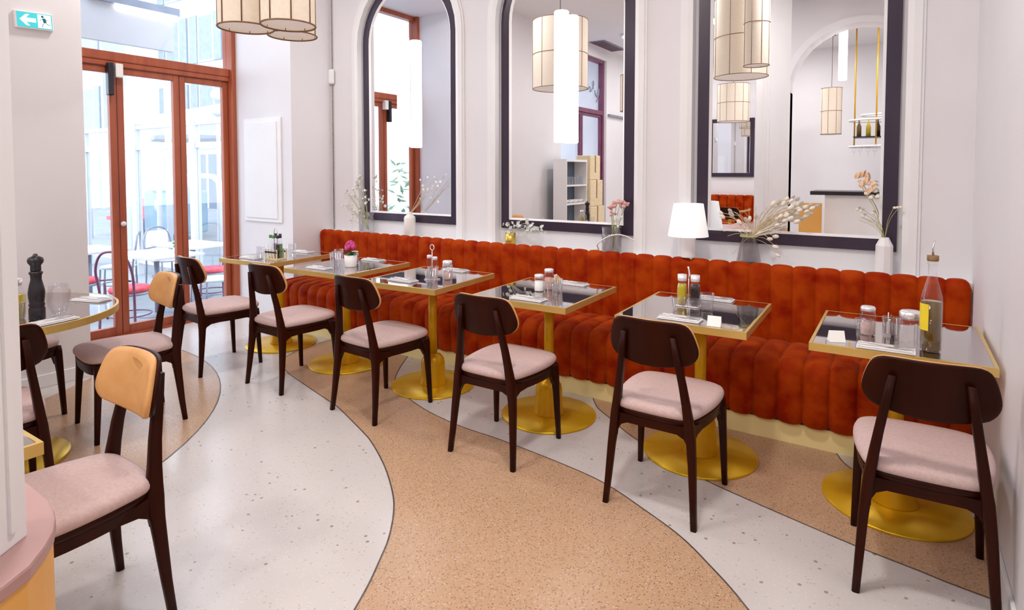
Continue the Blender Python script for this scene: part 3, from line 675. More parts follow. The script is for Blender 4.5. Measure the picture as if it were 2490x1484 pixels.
# T2
fp = thing('potted_flower','magenta flower with green leaves in a white pot','plant',(-3.435,3.07,TS))
MB().lathe([(.040,0),(.043,.003),(.049,.088),(.046,.088),(.043,.075),(.0001,.072)],28).build('pot', M['white'], fp)
lf = MB()
for k in range(12):
    a = 2*pi*k/12+.3*(k%2); c_,s_ = cos(a),sin(a); L_ = .052+.012*(k%3)
    lf.loops([[(.01*c_,.01*s_,.08),(.012*c_,.012*s_,.082)],[(L_*.5*c_-.018*s_,L_*.5*s_+.018*c_,.108),(L_*.5*c_+.018*s_,L_*.5*s_-.018*c_,.108)],[(L_*c_-.004*s_,L_*s_+.004*c_,.102),(L_*c_+.004*s_,L_*s_-.004*c_,.102)]],True,False,False)
lf.build('leaves', M['green'], fp)
for k in range(16):
    a = 2.4*k; r = .036*sqrt((k+.5)/16); z = .135+.045*(1-(r/.036)**2)+.01*random.random()
    b = MB().ball((r*cos(a),r*sin(a),z),.014,8,6,(1,1,1.25)); b.build('blossom', M['magenta'], fp)
tumbler(-3.60,3.10,'tall clear tumbler far left on the flower-pot table',h=.115,r0=.03,r1=.036)
tumbler(-3.545,3.03,'clear tumbler left of the white flower pot',h=.11,r0=.03,r1=.036)
tumbler(-3.49,2.965,'clear tumbler in front of the white flower pot',h=.115,r0=.03,r1=.036)
jar(-3.50,3.17,'spice_jar','small glass spice jar behind the white flower pot',.03,.10,'twig',.05,cat='jar')
# T1
cd = thing('condiment_caddy','small slatted wooden caddy with a wire handle near the door','caddy',(-4.235,3.0,TS),.06)
MB().box((-.07,-.05,0),(.07,.05,.01)).build('base_board', M['straw'], cd)
for yy in (-.05,.044):
    for k in range(5): MB().box((-.07+k*.0325,yy,.01),(-.058+k*.0325,yy+.006,.085)).build('slat', M['straw'], cd)
    MB().box((-.07,yy-.002 if yy<0 else yy+.004,.055),(.07,yy+.002 if yy<0 else yy+.008,.068)).build('band', M['black'], cd)
MB().tube([(-.02,.002,.01),(-.02,.002,.22),(-.012,0,.245),(.0,0,.252),(.012,0,.245),(.02,0,.22),(.02,0,.01)],.0028,6).build('handle', M['steel'], cd)
SB = [(.017,0),(.019,.003),(.019,.11),(.010,.145),(.009,.165)]
bottle(-4.288,2.989,'sauce_bottle','small green-capped bottle on the left of the wooden caddy',SB,'green',.10,'green',.02,False,TS+.011)
bottle(-4.236,2.980,'oil_cruet','small bottle of yellow oil in the middle of the wooden caddy',SB,'oilg',.10,'green',.02,False,TS+.011)
bottle(-4.195,2.988,'vinegar_bottle','small black vinegar bottle on the right of the wooden caddy',SB,'vineg',.12,'black',.02,False,TS+.011)
bottle(-4.268,3.021,'oil_cruet','dark small bottle at the back left of the wooden caddy',SB,'oild',.12,'black',.03,False,TS+.011)
bottle(-4.208,3.022,'sauce_bottle','dark green small bottle at the back right of the wooden caddy',SB,'green',.12,'black',.03,False,TS+.011)
tumbler(-4.30,2.90,'clear tumbler left of the wooden caddy by the door',h=.11)
tumbler(-4.165,3.10,'clear tumbler right of the wooden caddy by the door',h=.12)
# round table
pm = thing('pepper_mill','tall turned black wooden pepper mill on the round table','pepper mill',(-3.46,1.14,TS))
MB().lathe([(.030,0),(.033,.004),(.033,.055),(.029,.064),(.033,.074),(.029,.083),(.033,.11),(.034,.135),(.029,.165),(.022,.195),(.023,.215),(.029,.228),(.022,.236)],28).build('mill_body', M['black'], pm)
MB().lathe([(.018,.236),(.022,.240),(.021,.262),(.031,.276),(.033,.288),(.029,.299),(.012,.308),(.009,.311),(.009,.317),(.0001,.32)],28).build('mill_head', M['black'], pm)
bottle(-3.565,1.095,'oil_cruet','glass cruet of bright yellow oil behind the pepper mill',[(.03,0),(.033,.004),(.036,.03),(.036,.115),(.026,.14),(.021,.15),(.021,.165)],'oilg',.12,'chrome',.03,False)
tumbler(-3.445,1.05,'clear tumbler beside the pepper mill on the round table',h=.10,r0=.034,r1=.04)
tumbler(-3.475,1.235,'tall barrel-shaped clear glass on the round table',barrel=True)

# ------------------------------------------------------------------ things on the ledge behind the banquette
LZ, LY = NZ0+.02, 4.05
def vz(dx, z): return (dx, 0, z-LZ)
def stems_to(mb, base, tips, r=.0022, sag=.0):
    for (tx,tz) in tips:
        y = random.uniform(-.03,.008); m_ = (base[0]*.45+tx*.55, y*.5, base[2]+(tz-base[2])*.62+sag)
        mb.tube(catmull([base,m_,(tx,y,tz)],4),r,5)
def leaf_mesh(name, m_, L=.03, w=.011):
    return MB().grid([[(0,0,0),(0,0,0)],[(L*.3,-w,.002),(L*.3,w,.002)],[(L*.7,-w*.8,.003),(L*.7,w*.8,.003)],[(L,0,0),(L,0,0)]],True).mesh(name, m_)
def put(me, name, par, p, rot=None, s=1):
    o = bpy.data.objects.new(name, me); COL.objects.link(o); o.parent = par; o.location = p; o.scale = (s,s,s)
    if rot: o.rotation_euler = rot
    return o
# clear cylinder vase with budding branches
v = thing('glass_vase','clear cylinder vase with budding white branches, nearest the door','vase',(-4.305,LY,LZ))
MB().lathe([(.066,0),(.072,.004),(.074,.20),(.071,.20),(.069,.014),(.0001,.012)],32).build('vase_body', M['glass'], v)
T = [(-4.369,1.421),(-4.434,1.357),(-4.314,1.282),(-4.304,1.21),(-4.559,1.237),(-4.465,1.222),(-4.602,1.129),(-4.525,1.131),(-4.444,1.068),(-4.486,.993),(-4.535,1.253),(-4.391,1.095),(-4.458,1.287),(-4.37,1.381),(-4.434,1.316),(-4.377,1.297),(-4.299,1.186),(-4.327,1.185)]
st = MB(); stems_to(st,(.03,0,.03),[(x+4.305,z-LZ) for x,z in T[:13]],.0018); st.build('branches', M['stemg'], v)
bud = MB().ball((0,0,0),.011,8,6,(1,1,1.3)).mesh('bud',M['pale']); spk = MB().ball((0,0,0),.008,6,5).mesh('leaflet',M['twig'])
for i,(x,z) in enumerate(T):
    for k in range(3): put(bud if (i+k)%3 else spk,'bud' if (i+k)%3 else 'leaflet',v,(x+4.305+random.uniform(-.03,.03),random.uniform(-.025,.01),z-LZ+random.uniform(-.03,.02)),s=random.uniform(.6,1.1))
# white bottle with honesty
v = thing('bottle_vase','cream bottle vase with round white seed pods before the left mirror','vase',(-3.746,LY,LZ))
MB().lathe([(.048,0),(.053,.004),(.053,.165),(.048,.182),(.026,.200),(.022,.21),(.024,.222),(.018,.222),(.017,.19),(.0001,.185)],28).build('vase_body', M['ceramic'], v)
T = [(-3.424,1.411),(-3.377,1.371),(-3.42,1.37),(-3.406,1.334),(-3.449,1.333),(-3.468,1.304),(-3.516,1.303),(-3.397,1.195),(-3.546,1.25),(-3.488,1.229),(-3.516,1.41),(-3.311,1.436),(-3.575,1.332),(-3.58,1.302),(-3.605,1.219),(-3.599,1.387)]
st = MB(); stems_to(st,(0,0,.20),[(x+3.746,z-LZ) for x,z in T[::2]],.0014,-.02); st.build('stems', M['straw'], v)
pod = MB().lathe([(.0001,-.001),(.012,-.0008),(.014,0),(.012,.0008),(.0001,.001)],12).mesh('seed_pod',M['pale'])
for i,(x,z) in enumerate(T): put(pod,'seed_pod',v,(x+3.746,random.uniform(-.03,.0),z-LZ),(pi/2+random.uniform(-.5,.5),random.uniform(-.4,.4),0),random.uniform(.7,1.15))
# gold pot with eucalyptus
v = thing('gold_pot','small gold pot with trailing pale eucalyptus','vase',(-2.648,LY,LZ))
MB().lathe([(.041,0),(.044,.003),(.044,.092),(.041,.092),(.040,.08),(.0001,.078)],28).build('pot', M['gold'], v)
T = [(-2.656,1.048),(-2.619,1.063),(-2.656,.994),(-2.583,1.031),(-2.548,1.026),(-2.564,1.052),(-2.493,1.076),(-2.501,1.015),(-2.446,1.045),(-2.477,1.003),(-2.435,.986),(-2.431,.946),(-2.493,.996),(-2.393,1.027),(-2.347,1.023),(-2.332,.985),(-2.419,1.029),(-2.69,1.03)]
st = MB(); stems_to(st,(0,0,.08),[(x+2.648,z-LZ) for x,z in T[::2]],.0018,.03); st.build('stems', M['sage'], v)
lm = leaf_mesh('leaf', M['sage'], .045, .015)
for i,(x,z) in enumerate(T):
    for k in range(2): put(lm,'leaf',v,(x+2.648-.01*k,random.uniform(-.05,.0),z-LZ-.008*k),(random.uniform(.6,1.9),random.uniform(-.8,1.2),random.uniform(-.6,.6)),random.uniform(.7,1.05))
# square-ish glass vase with blush blooms
v = thing('glass_vase','clear glass vase with blush pink blooms before the middle mirror','vase',(-1.763,LY,LZ))
MB().lathe([(.066,0),(.071,.004),(.072,.186),(.069,.186),(.067,.014),(.0001,.012)],32).build('vase_body', M['smoke'], v)
T = [(-1.695,1.25),(-1.656,1.239),(-1.727,1.225),(-1.752,1.194),(-1.746,1.157),(-1.766,1.211),(-1.65,1.221)]
st = MB(); stems_to(st,(0.01,0,.03),[(x+1.763,z-LZ) for x,z in T]+[(.07,.20),(.05,.24),(.02,.22)],.002); st.build('stems', M['stemg'], v)
pet = MB().ball((0,0,0),.017,8,6,(1,.8,.7)).mesh('petal',M['blush']); pw = MB().ball((0,0,0),.010,8,6,(1,.8,1.2)).mesh('bud',M['pale'])
for x,z in T:
    for k in range(4): put(pet,'petal',v,(x+1.763+random.uniform(-.018,.018),random.uniform(-.03,.0),z-LZ+random.uniform(-.014,.014)),(0,random.uniform(-1,1),0),random.uniform(.7,1.1))
for k in range(9): put(pw,'bud',v,(random.uniform(.03,.085),random.uniform(-.03,.0),random.uniform(.19,.30)),None,random.uniform(.6,1.1))
# coiled white cable beside that vase
cb = thing('coiled_cable','white cable looping over the ledge by the blush bloom vase','cable',(-1.763,4.0,LZ))
MB().tube(catmull([(-.082,0,.03),(-.078,-.03,.055),(-.056,-.044,.078),(-.02,-.046,.105),(.025,-.044,.129),(.083,-.03,.142),(.14,-.005,.130),(.19,.02,.10)],5),.005,6).build('cord', M['white'], cb)
MB().box((-.115,-.015,0),(-.08,.015,.035)).build('plug', M['white'], cb, bevel=.008)
# white table lamp
v = thing('table_lamp','white table lamp with a tapered shade on the banquette back','lamp',(-1.173,3.950,.892))
MB().lathe([(.044,0),(.047,.004),(.045,.138),(.028,.143)],20,smooth=False).build('lamp_base', M['white'], v)
MB().tube([(0,0,.14),(0,0,.34)],.006,8).build('stem', M['white'], v)
MB().lathe([(.1305,.142),(.0955,.358),(.0935,.358),(.128,.143)],40,caps=False).build('lamp_shade', M['lampwhite'], v)
MB().lathe([(.006,.345),(.095,.346),(.095,.350),(.006,.352)],24,caps=False).build('shade_ring', M['white'], v)
# smoked glass vase with bunny-tail grasses
v = thing('glass_vase','tapered smoked glass vase of dried bunny-tail grasses','vase',(-.81,LY,LZ))
MB().lathe([(.068,0),(.074,.004),(.073,.02),(.048,.165),(.050,.18),(.053,.186),(.049,.186),(.045,.166),(.069,.016),(.0001,.014)],32).build('vase_body', M['smoke'], v)
MB().tube([(.050*cos(2*pi*k/24),.050*sin(2*pi*k/24),.176) for k in range(25)],.007,6).build('raffia_collar', M['stemg'], v)
T = [(-.981,1.192),(-.972,1.168),(-.586,1.294),(-.559,1.282),(-.607,1.262),(-.666,1.26),(-.533,1.258),(-.562,1.24),(-.525,1.235),(-.484,1.245),(-.444,1.24),(-.473,1.221),(-.513,1.224),(-.558,1.218),(-.592,1.206),(-.588,1.19),(-.479,1.19),(-.619,1.184),(-.565,1.172),(-.595,1.158),(-.559,1.158),(-.527,1.155),(-.643,1.167),(-.637,1.129),(-.806,1.16),(-.869,1.133),(-.68,1.038),(-.651,1.053),(-.646,.99),(-.632,.938)]
st = MB(); stems_to(st,(0,0,.17),[(x+.81,z-LZ) for x,z in T],.0014,.03)
for tx,tz in ((-.17,.26),(-.12,.30),(-.09,.33),(.0,.36),(.06,.34),(.11,.36),(-.16,.20),(-.13,.17),(-.1,.05)): st.tube(catmull([(0,0,.17),(tx*.5,-.01,.19+(tz-.17)*.6),(tx,-.015,tz)],4),.0015,5)
st.build('stems', M['straw'], v)
hd_ = MB().ball((0,0,0),.0125,10,7,(1.6,1,1)).mesh('seed_head',M['cream'])
for x,z in T:
    a = math.atan2(z-LZ-.17, x+.81); put(hd_,'seed_head',v,(x+.81,random.uniform(-.04,.0),z-LZ),(0,-a,0),random.uniform(.8,1.15))
pl = MB()
for k in range(26):
    a = radians(random.uniform(15,40)); L_ = random.uniform(.10,.20); pl.tube([(0.01,0,.17),(.02+L_*.5*cos(a),random.uniform(-.02,.005),.17+L_*.5*sin(a)),(.02+L_*cos(a),random.uniform(-.03,.008),.17+L_*sin(a)*.9)],.0022,4)
pl.build('pampas_plume', M['cream'], v)
# white bottle with salmon dried flower, far right
v = thing('bottle_vase','white faceted bottle vase with a dried salmon flower, nearest the right wall','vase',(-.069,LY,LZ))
MB().lathe([(.041,0),(.0435,.004),(.0435,.165),(.024,.206),(.022,.212),(.017,.212),(.0001,.19)],8,smooth=False).build('vase_body', M['white'], v)
T = [(-.222,1.418),(-.193,1.424),(-.159,1.409),(-.175,1.385),(-.154,1.38),(-.196,1.365),(-.174,1.341),(-.141,1.347)]
st = MB(); st.tube(catmull([(0,0,.20),(-.02,-.01,.26),(-.045,-.015,.36),(-.10,-.015,.47),(-.14,-.015,.54)],5),.0028,6)
for tx,tz in ((-.14,.37),(-.11,.33),(-.08,.30),(-.06,.35),(-.13,.31),(.04,.385),(.065,.388),(-.03,.30)): st.tube(catmull([(0,0,.20),(tx*.35,-.01,.20+(tz-.20)*.6),(tx,-.015,tz)],4),.0012,5)
st.build('stems', M['stemg'], v)
pm_ = MB().grid([[(0,0,0),(0,0,0)],[(.012,-.012,.004),(.012,.012,.004)],[(.035,-.011,.006),(.035,.011,.006)],[(.05,0,0),(.05,0,0)]],True).mesh('petal',M['salmon'])
pm2 = MB().ball((0,0,0),.013,8,6,(1.2,1,1)).mesh('tuft',M['cream'])
for i,(x,z) in enumerate(T):
    put(pm_,'petal',v,(x+.069,-.02,z-LZ),(random.uniform(-.6,.6)+1.2,random.uniform(-1.8,-.4),random.uniform(-.5,.5)),1.0)
    put(pm2,'tuft',v,(x+.09+.012,-.015,z-LZ-.03),None,.9)
for tx,tz in ((-.14,.37),(-.12,.36),(-.11,.33),(.045,.386),(.06,.388),(.075,.39),(-.06,.35)): put(pm2,'tuft',v,(tx,-.015,tz),None,.6)

# ------------------------------------------------------------------ exit sign
e = thing('exit_sign','green and white illuminated emergency exit sign with a left arrow','sign',(XL,1.622,2.455),0)
e.rotation_euler = (radians(3.0),0,0)
# local frame: wall plane is YZ, +X towards the room; along the wall, viewer's left is -Y
MB().box((0,-.105,-.056),(.026,.105,.056)).build('housing', M['white'], e, bevel=.004)
MB().box((.0262,-.094,-.048),(.0275,.098,.048)).build('green_panel', M['exitgreen'], e)
MB().box((.0276,.018,-.043),(.0285,.092,.043)).build('white_panel', M['exitwhite'], e)
def yz(poly, x0, x1, nm, m_):
    b = MB().prism(poly, x0, x1); b.xf(Matrix(((0,0,1,0),(1,0,0,0),(0,1,0,0),(0,0,0,1)))); return b.build(nm, m_, e)
yz([(-.080,.0),(-.045,.036),(-.026,.036),(-.046,.013),(.008,.013),(.008,-.013),(-.046,-.013),(-.026,-.036),(-.045,-.036)],.0276,.0285,'arrow',M['exitwhite'])
mn = MB(); 
def limb(p,w): mn.tube([(.0288,a,b) for a,b in p],w,6,flat=.3)
mn.ball((.0292,.045,.031),.008,8,6,(.3,1,1)); limb([(.051,.021),(.058,-.006)],.009); limb([(.051,.018),(.038,.014),(.028,.004)],.0045); limb([(.054,.017),(.068,.009),(.078,.016)],.0045)
limb([(.058,-.004),(.045,-.018),(.040,-.038)],.0055); limb([(.058,-.004),(.071,-.018),(.086,-.020)],.0055)
mn.build('running_man', M['exitdark'], e)
# ------------------------------------------------------------------ terrace and street outside the door
GZ = -.28
struct(MB().box((-32,-14,GZ-.2),(XD-.1,26,GZ)).build('ground_outside', M['cement']), 'pale pavement outside')
struct(MB().box((XD-.14,YA-.2,GZ),(XD-.1,YB+.2,-.001)).build('trim_6', M['cement']), 'step below the door')
def bistro(x,y,rz,label,white=False):
    t = thing('bistro_chair',label,'chair',(x,y,GZ),rz,'terrace bistro chairs')
    fm = M['metalgrey'] if white else M['plum']
    b = MB(); b.tube(catmull([(-.20,-.20,0),(-.19,-.19,.42),(-.20,-.23,.70),(-.13,-.25,.87),(0,-.26,.91),(.13,-.25,.87),(.20,-.23,.70),(.19,-.19,.42),(.20,-.20,0)],5),.013,8); b.build('back_frame', fm, t)
    for s in (-1,1): MB().tube([(s*.18,.18,.43),(s*.19,.20,0)],.013,8).build('leg', fm, t)
    r = MB(); r.tube([(.20*cos(2*pi*k/20),.20*sin(2*pi*k/20),.20) for k in range(21)],.007,6); r.tube([(-.18,-.22,.60),(0,-.24,.62),(.18,-.22,.60)],.010,6); r.build('hoop', fm, t)
    if white:
        rows = [[(u*.165,-.235-.015*(1-u*u),z) for u in (-1,-.5,0,.5,1)] for z in (.46,.6,.75,.86)]
        MB().grid(rows).build('woven_back', M['cream'], t)
    MB().lathe([(.0001,.42),(.20,.42),(.215,.435),(.20,.45),(.0001,.455)],24).build('seat', M['whiteout'] if white else M['metalgrey'], t)
    if not white: MB().lathe([(.0001,.452),(.19,.452),(.205,.475),(.19,.50),(.0001,.505)],24).build('cushion', M['red'], t)
def terrace_table(x,y,rz,w,d,label):
    t = thing('terrace_table',label,'table',(x,y,GZ),rz,'white terrace tables')
    MB().box((-w/2,-d/2,.715),(w/2,d/2,.745)).build('tabletop', M['whiteout'], t, bevel=.004)
    MB().tube([(0,0,.02),(0,0,.715)],.03,12).build('column', M['metalgrey'], t)
    MB().lathe([(.24,0),(.24,.012),(.04,.022)],24).build('base', M['metalgrey'], t)
terrace_table(-7.6,3.72,.1,.95,.62,'white terrace table straight outside the middle door leaf')
terrace_table(-8.75,3.45,.1,.8,.62,'white terrace table seen at the left edge of the door')
terrace_table(-8.2,4.5,.1,.9,.62,'white terrace table behind, towards the right door leaf')
bistro(-6.95,3.12,.5,'terrace chair with red cushion close to the middle door leaf')
bistro(-7.95,3.02,.2,'terrace chair with red cushion at the left door leaf')
bistro(-7.45,4.33,2.9,'terrace chair with red cushion on the far side of the nearest white table')
bistro(-6.98,4.10,2.2,'pale woven-back terrace chair beside the right door leaf',True)
bistro(-9.0,3.9,2.6,'pale woven-back terrace chair far left beyond the tables',True)
bistro(-9.1,4.6,-1.5,'pale woven-back terrace chair facing the far table',True)
def tglass(x,y,label):
    tag(MB().lathe([(.028,0),(.034,.10),(.031,.10),(.026,.008),(.0001,.007)],16).build('tumbler', M['glass'], None, (x,y,GZ+.7465)), label,'glass','terrace glasses')
tglass(-7.5,3.78,'upturned glass on the nearest terrace table'); tglass(-7.8,3.85,'glass on the nearest terrace table, further left')
o = thing('herb_pot','small white pot with green herb on the nearest terrace table','plant',(-7.4,3.86,GZ+.7465))
MB().lathe([(.03,0),(.04,.07),(.0001,.068)],16).build('pot',M['whiteout'],o)
h = MB(); 
for k in range(14): h.ball((random.uniform(-.03,.03),random.uniform(-.03,.03),.075+random.uniform(0,.05)),.016,6,5)
h.build('foliage',M['green'],o)
# glazed terrace screen
s = thing('terrace_screen','white metal and glass screen closing off the terrace','screen',(0,5.0,GZ))
for x in (-12.7,-10.8,-9.0,-7.3):
    MB().box((x-.07,-.05,0),(x+.07,.05,2.51)).build('post', M['whiteout'], s)
for a,b in ((-12.63,-10.87),(-10.73,-9.07),(-8.93,-7.37)):
    MB().box((a,-.03,2.44),(b,.03,2.51)).build('rail', M['whiteout'], s); MB().box((a,-.03,2.10),(b,.03,2.18)).build('rail', M['whiteout'], s); MB().box((a,-.03,.2),(b,.03,.3)).build('rail', M['whiteout'], s)
    MB().box((a,-.004,.3),(b,.004,2.10)).build('pane', M['pane'], s); MB().box((a,-.004,2.18),(b,.004,2.44)).build('pane', M['pane'], s)
# parasols, pole, globe lamps
def parasol(x,y,r,z0,z1,label,m_='white'):
    t = thing('parasol',label,'parasol',(x,y,GZ))
    MB().lathe([(r,z0),(.05,z1),(.0001,z1)],8,smooth=False,caps=False).build('canopy',M[m_],t)
    MB().lathe([(r,z0-.10),(r+.004,z0)],8,smooth=False,caps=False).build('valance',M[m_],t)
    MB().tube([(0,0,0),(0,0,z1)],.025,10).build('pole',M['whiteout'],t)
parasol(-12.6,7.9,2.2,2.75,3.30,'white parasol beyond the terrace screen')
parasol(-17.5,11,2.4,2.75,3.3,'blue-grey parasol further down the street','slate')
parasol(-8.6,6.6,1.1,2.35,2.9,'slate parasol seen through the right door leaf','slate')
t = thing('street_pole','slim white street pole behind the terrace','pole',(-10,5.12,GZ)); MB().tube([(0,0,0),(0,0,3.5)],.045,10).build('shaft',M['whiteout'],t); MB().lathe([(.07,0),(.07,.3),(.045,.32)],12).build('foot',M['whiteout'],t)
t = thing('poster_column','pale advertising column with small posters','column',(-11.6,5.2,GZ)); MB().box((-.22,-.05,0),(.22,.05,2.95)).build('board',M['whiteout'],t)
for k in range(3): MB().box((-.17,-.056,1.4+k*.45),(-.02,-.05,1.75+k*.42)).build('poster',M['facade'],t)
t = thing('globe_lamp','white two-globe lamp outside the right door leaf','street lamp',(-9.0,5.38,GZ)); MB().tube([(0,0,0),(0,0,2.75)],.03,8).build('stem',M['whiteout'],t)
MB().ball((0,0,2.94),.10,16,10).build('globe',M['whiteout'],t); MB().ball((0,0,2.70),.10,16,10).build('globe',M['whiteout'],t)
# hoops, bin, planter
for i,(xa,xb) in enumerate(((-17.6,-16.2),(-15.8,-14.1),(-13.2,-11.7))):
    b = MB().tube(catmull([(xa,0,0),(xa,0,1.35),(xa+.12,0,1.58),(xa+.35,0,1.64),(xb-.35,0,1.64),(xb-.12,0,1.58),(xb,0,1.35),(xb,0,0)],5),.06,10)
    tag(b.build('street_hoop',M['whiteout'],None,(0,7.0,GZ)),('white hoop barrier seen at the left door leaf','white hoop barrier seen through the middle door leaf','white hoop barrier seen through the right door leaf')[i],'barrier','white hoop barriers')
t = thing('recycling_bin','pale blue wheeled recycling bin with a white round emblem','bin',(-15.9,8.3,GZ))
MB().box((-.75,-.45,.15),(.75,.45,1.25)).build('body',M['aqua'],t,bevel=.06); MB().lathe([(.6,1.25),(.5,1.45),(.25,1.58),(.0001,1.6)],20).build('lid',M['facade'],t)
MB().lathe([(.0001,0),(.18,0),(.18,.02),(.0001,.02)],20).xf(Matrix.Translation((.05,-.46,.86))@Matrix.Rotation(pi/2,4,'X')).build('emblem',M['whiteout'],t)
for s_ in (-.5,.5): MB().ball((s_,-.3,.08),.08,10,7).build('wheel',M['black'],t)
def shrub(x,y,r,h,label,m_='hedge',n=140):
    t = thing('potted_shrub',label,'plant',(x,y,GZ)); MB().lathe([(r*.5,0),(r*.6,.4),(.0001,.38)],14).build('planter',M['metalgrey'],t); f = MB()
    for k in range(n):
        a = random.uniform(0,2*pi); q = r*sqrt(random.random()); z = .4+(h-.4)*random.random(); L_=.10
        c = Vector((q*cos(a),q*sin(a),z)); u = Vector((random.uniform(-1,1),random.uniform(-1,1),random.uniform(-.3,1))).normalized(); w = u.cross(Vector((random.random(),.3,1))).normalized()
        f.add([c-u*L_,c+w*.035,c+u*L_,c-w*.035],[(0,1,2,3)])
    tag(f.build('foliage',M[m_],t),kind='stuff')
shrub(-10.4,7.4,.6,2.0,'bushy shrub beyond the terrace screen, right door leaf')
shrub(-11.3,7.9,.5,1.9,'bushy shrub beyond the terrace screen, left of its twin')
shrub(-6.9,.9,.42,1.9,'leafy green plant outside the wall, seen in the left mirror')
# red and white street furniture seen past the hoops
t = thing('red_bench','red bench by the street at the left door leaf','bench',(-17.6,8.0,GZ)); MB().box((-.9,-.25,.4),(.9,.25,.5)).build('seat',M['red'],t); MB().box((-.9,.2,.5),(.9,.27,1.0)).build('back',M['red'],t)
for s_ in (-.7,.7): MB().box((s_-.04,-.2,0),(s_+.04,.2,.4)).build('leg',M['metalgrey'],t)
# facades across the street
def facade(nm,label,x0,x1,y,h,cols,rows,z0=3.2,arc=False):
    t = thing(nm,label,'building',(0,y,GZ))
    MB().box((x0,0,0),(x1,1,h)).build('wall',M['facade'],t)
    MB().box((x0,-.15,2.75),(x1,0,2.95)).build('cornice',M['whiteout'],t)
    w = (x1-x0)/cols
    for c in range(cols):
        xa = x0+w*(c+.5)
        g = MB().box((xa-w*.36,-.06,.1),(xa+w*.36,-.0,2.5)).build('shop_window',M['slate' if c%2 else 'shutter'],t)
        MB().box((xa-w*.03,-.08,.1),(xa+w*.03,-.06,2.5)).build('mullion',M['whiteout'],g)
        for r in range(rows):
            zz = z0+.4+r*3.0
            f = MB(); f.box((xa-.62,-.05,zz),(xa+.62,0,zz+2.1)); f = f.build('window',M['whiteout'],t)
            MB().box((xa-.5,-.058,zz+.1),(xa+.5,-.05,zz+2.0)).build('pane',M['shutter'],f)
            for s_ in (-1,1):
                MB().box((xa+s_*.95-.3,-.07,zz),(xa+s_*.95+.3,0,zz+2.1)).build('shutter',M['shutter'],t)
facade('building','pale stone building with blue-grey shutters across the street',-30,-8,15,12,8,3)
facade('corner_building','pale corner building seen above the doors',-46,-31,13,14,5,3)
# awning with a strip light over the terrace
t = thing('terrace_awning','pale awning board with a strip light above the doors outside','awning',(-7.0,2.6,0))
MB().box((-.04,-.9,2.82),(.04,1.06,3.22)).build('board',M['facade'],t)
MB().box((-.10,.2,3.22),(.10,1.10,3.30)).build('light_housing',M['metalgrey'],t)
MB().box((-.03,.45,3.17),(.09,1.08,3.22)).build('strip_light',M['tubelight'],t)

# ------------------------------------------------------------------ the rest of the room, seen in the mirrors
# pier, arch and bar
aw = MB(); AY0,AY1 = -.95,-.60
aw.box((-1.72,AY0,0),(-1.30,AY1,ZC))
ar = arch(-.48,.82,0,2.55,16); 
for y in (AY0,AY1):
    for i in range(1,len(ar)-2):
        (xa,za),(xb,zb) = ar[i],ar[i+1]; xb2=min(xb,XR); xa2=min(xa,XR)
        if xb2>xa2: aw.add([(xa2,y,za),(xb2,y,zb),(xb2,y,ZC),(xa2,y,ZC)],[(0,1,2,3)])
aw.grid([[(min(px,XR),AY0,pz),(min(px,XR),AY1,pz)] for px,pz in ar[:-1]],False)
struct(aw.build('wall_arch', M['wall']),'pier and arch behind the viewer')
o1,o2 = arch(-.48,.90,0,2.55),arch(-.48,.82,0,2.55)
struct(MB().grid([[(min(a[0],XR),AY1,a[1]),(min(a[0],XR),AY1+.02,a[1]),(min(b[0],XR),AY1+.02,b[1]),(min(b[0],XR),AY1,b[1])] for a,b in zip(o1[:-1],o2[:-1])],False).build('trim_7',M['trim']),'moulding of the arch behind the viewer')
t = thing('loudspeaker','grey wall loudspeaker on the pier behind the viewer','speaker',(-1.50,AY1,2.72)); MB().box((-.09,0,-.13),(.09,.16,.13)).build('cabinet',M['metalgrey'],t,bevel=.03); MB().tube([(0,-.01,0),(0,.03,0)],.02,8).build('bracket',M['black'],t)
t = thing('bar_counter','white bar counter with a dark top under the arch','bar',(-.35,-2.3,0))
MB().box((-.62,-.35,0),(.64,.25,1.10)).build('front',M['white'],t); MB().box((-.82,-.40,1.10),(.66,.32,1.16)).build('counter_top',M['black'],t,bevel=.008)
struct(MB().box((-1.30,-1.9,0),(-.99,-1.82,.98)).build('partition_tan',M['tan']),'tan low partition beside the bar')
t = thing('bar_shelf','round hanging bar rack with bottles and glasses','rack',(-.10,-2.9,0))
for z,r in ((2.28,.62),(1.86,.62),(2.36,.45)): MB().tube([(r*cos(2*pi*k/32),r*.6*sin(2*pi*k/32),z) for k in range(33)],.018,6).build('ring',M['white'],t)
for k in range(4): MB().tube([(.6*cos(pi*k/2+.4),.36*sin(pi*k/2+.4),1.86),(.6*cos(pi*k/2+.4),.36*sin(pi*k/2+.4),ZC)],.012,6).build('rod',M['brassleg'],t)
MB().box((-.55,-.18,2.0),(.40,.18,2.02)).build('shelf',M['black'],t)
for k in range(7):
    tag(MB().lathe([(.035,0),(.035,.16),(.012,.22),(.012,.27)],10).build('liquor_bottle',M[('oild','oilg','vineg','green')[k%4]],None,(-.58+.13*k,-2.9,2.0215)),'liquor bottle standing on the hanging bar rack','bottle','bottles on the bar rack')
sg = MB()
for k in range(10): sg.lathe([(.03,0),(.034,-.06),(.02,-.09),(.004,-.1),(.004,-.16)],8,(-.55+.1*k,.12*((k%2)*2-1),1.86))
sg.build('stemware',M['glass'],t)
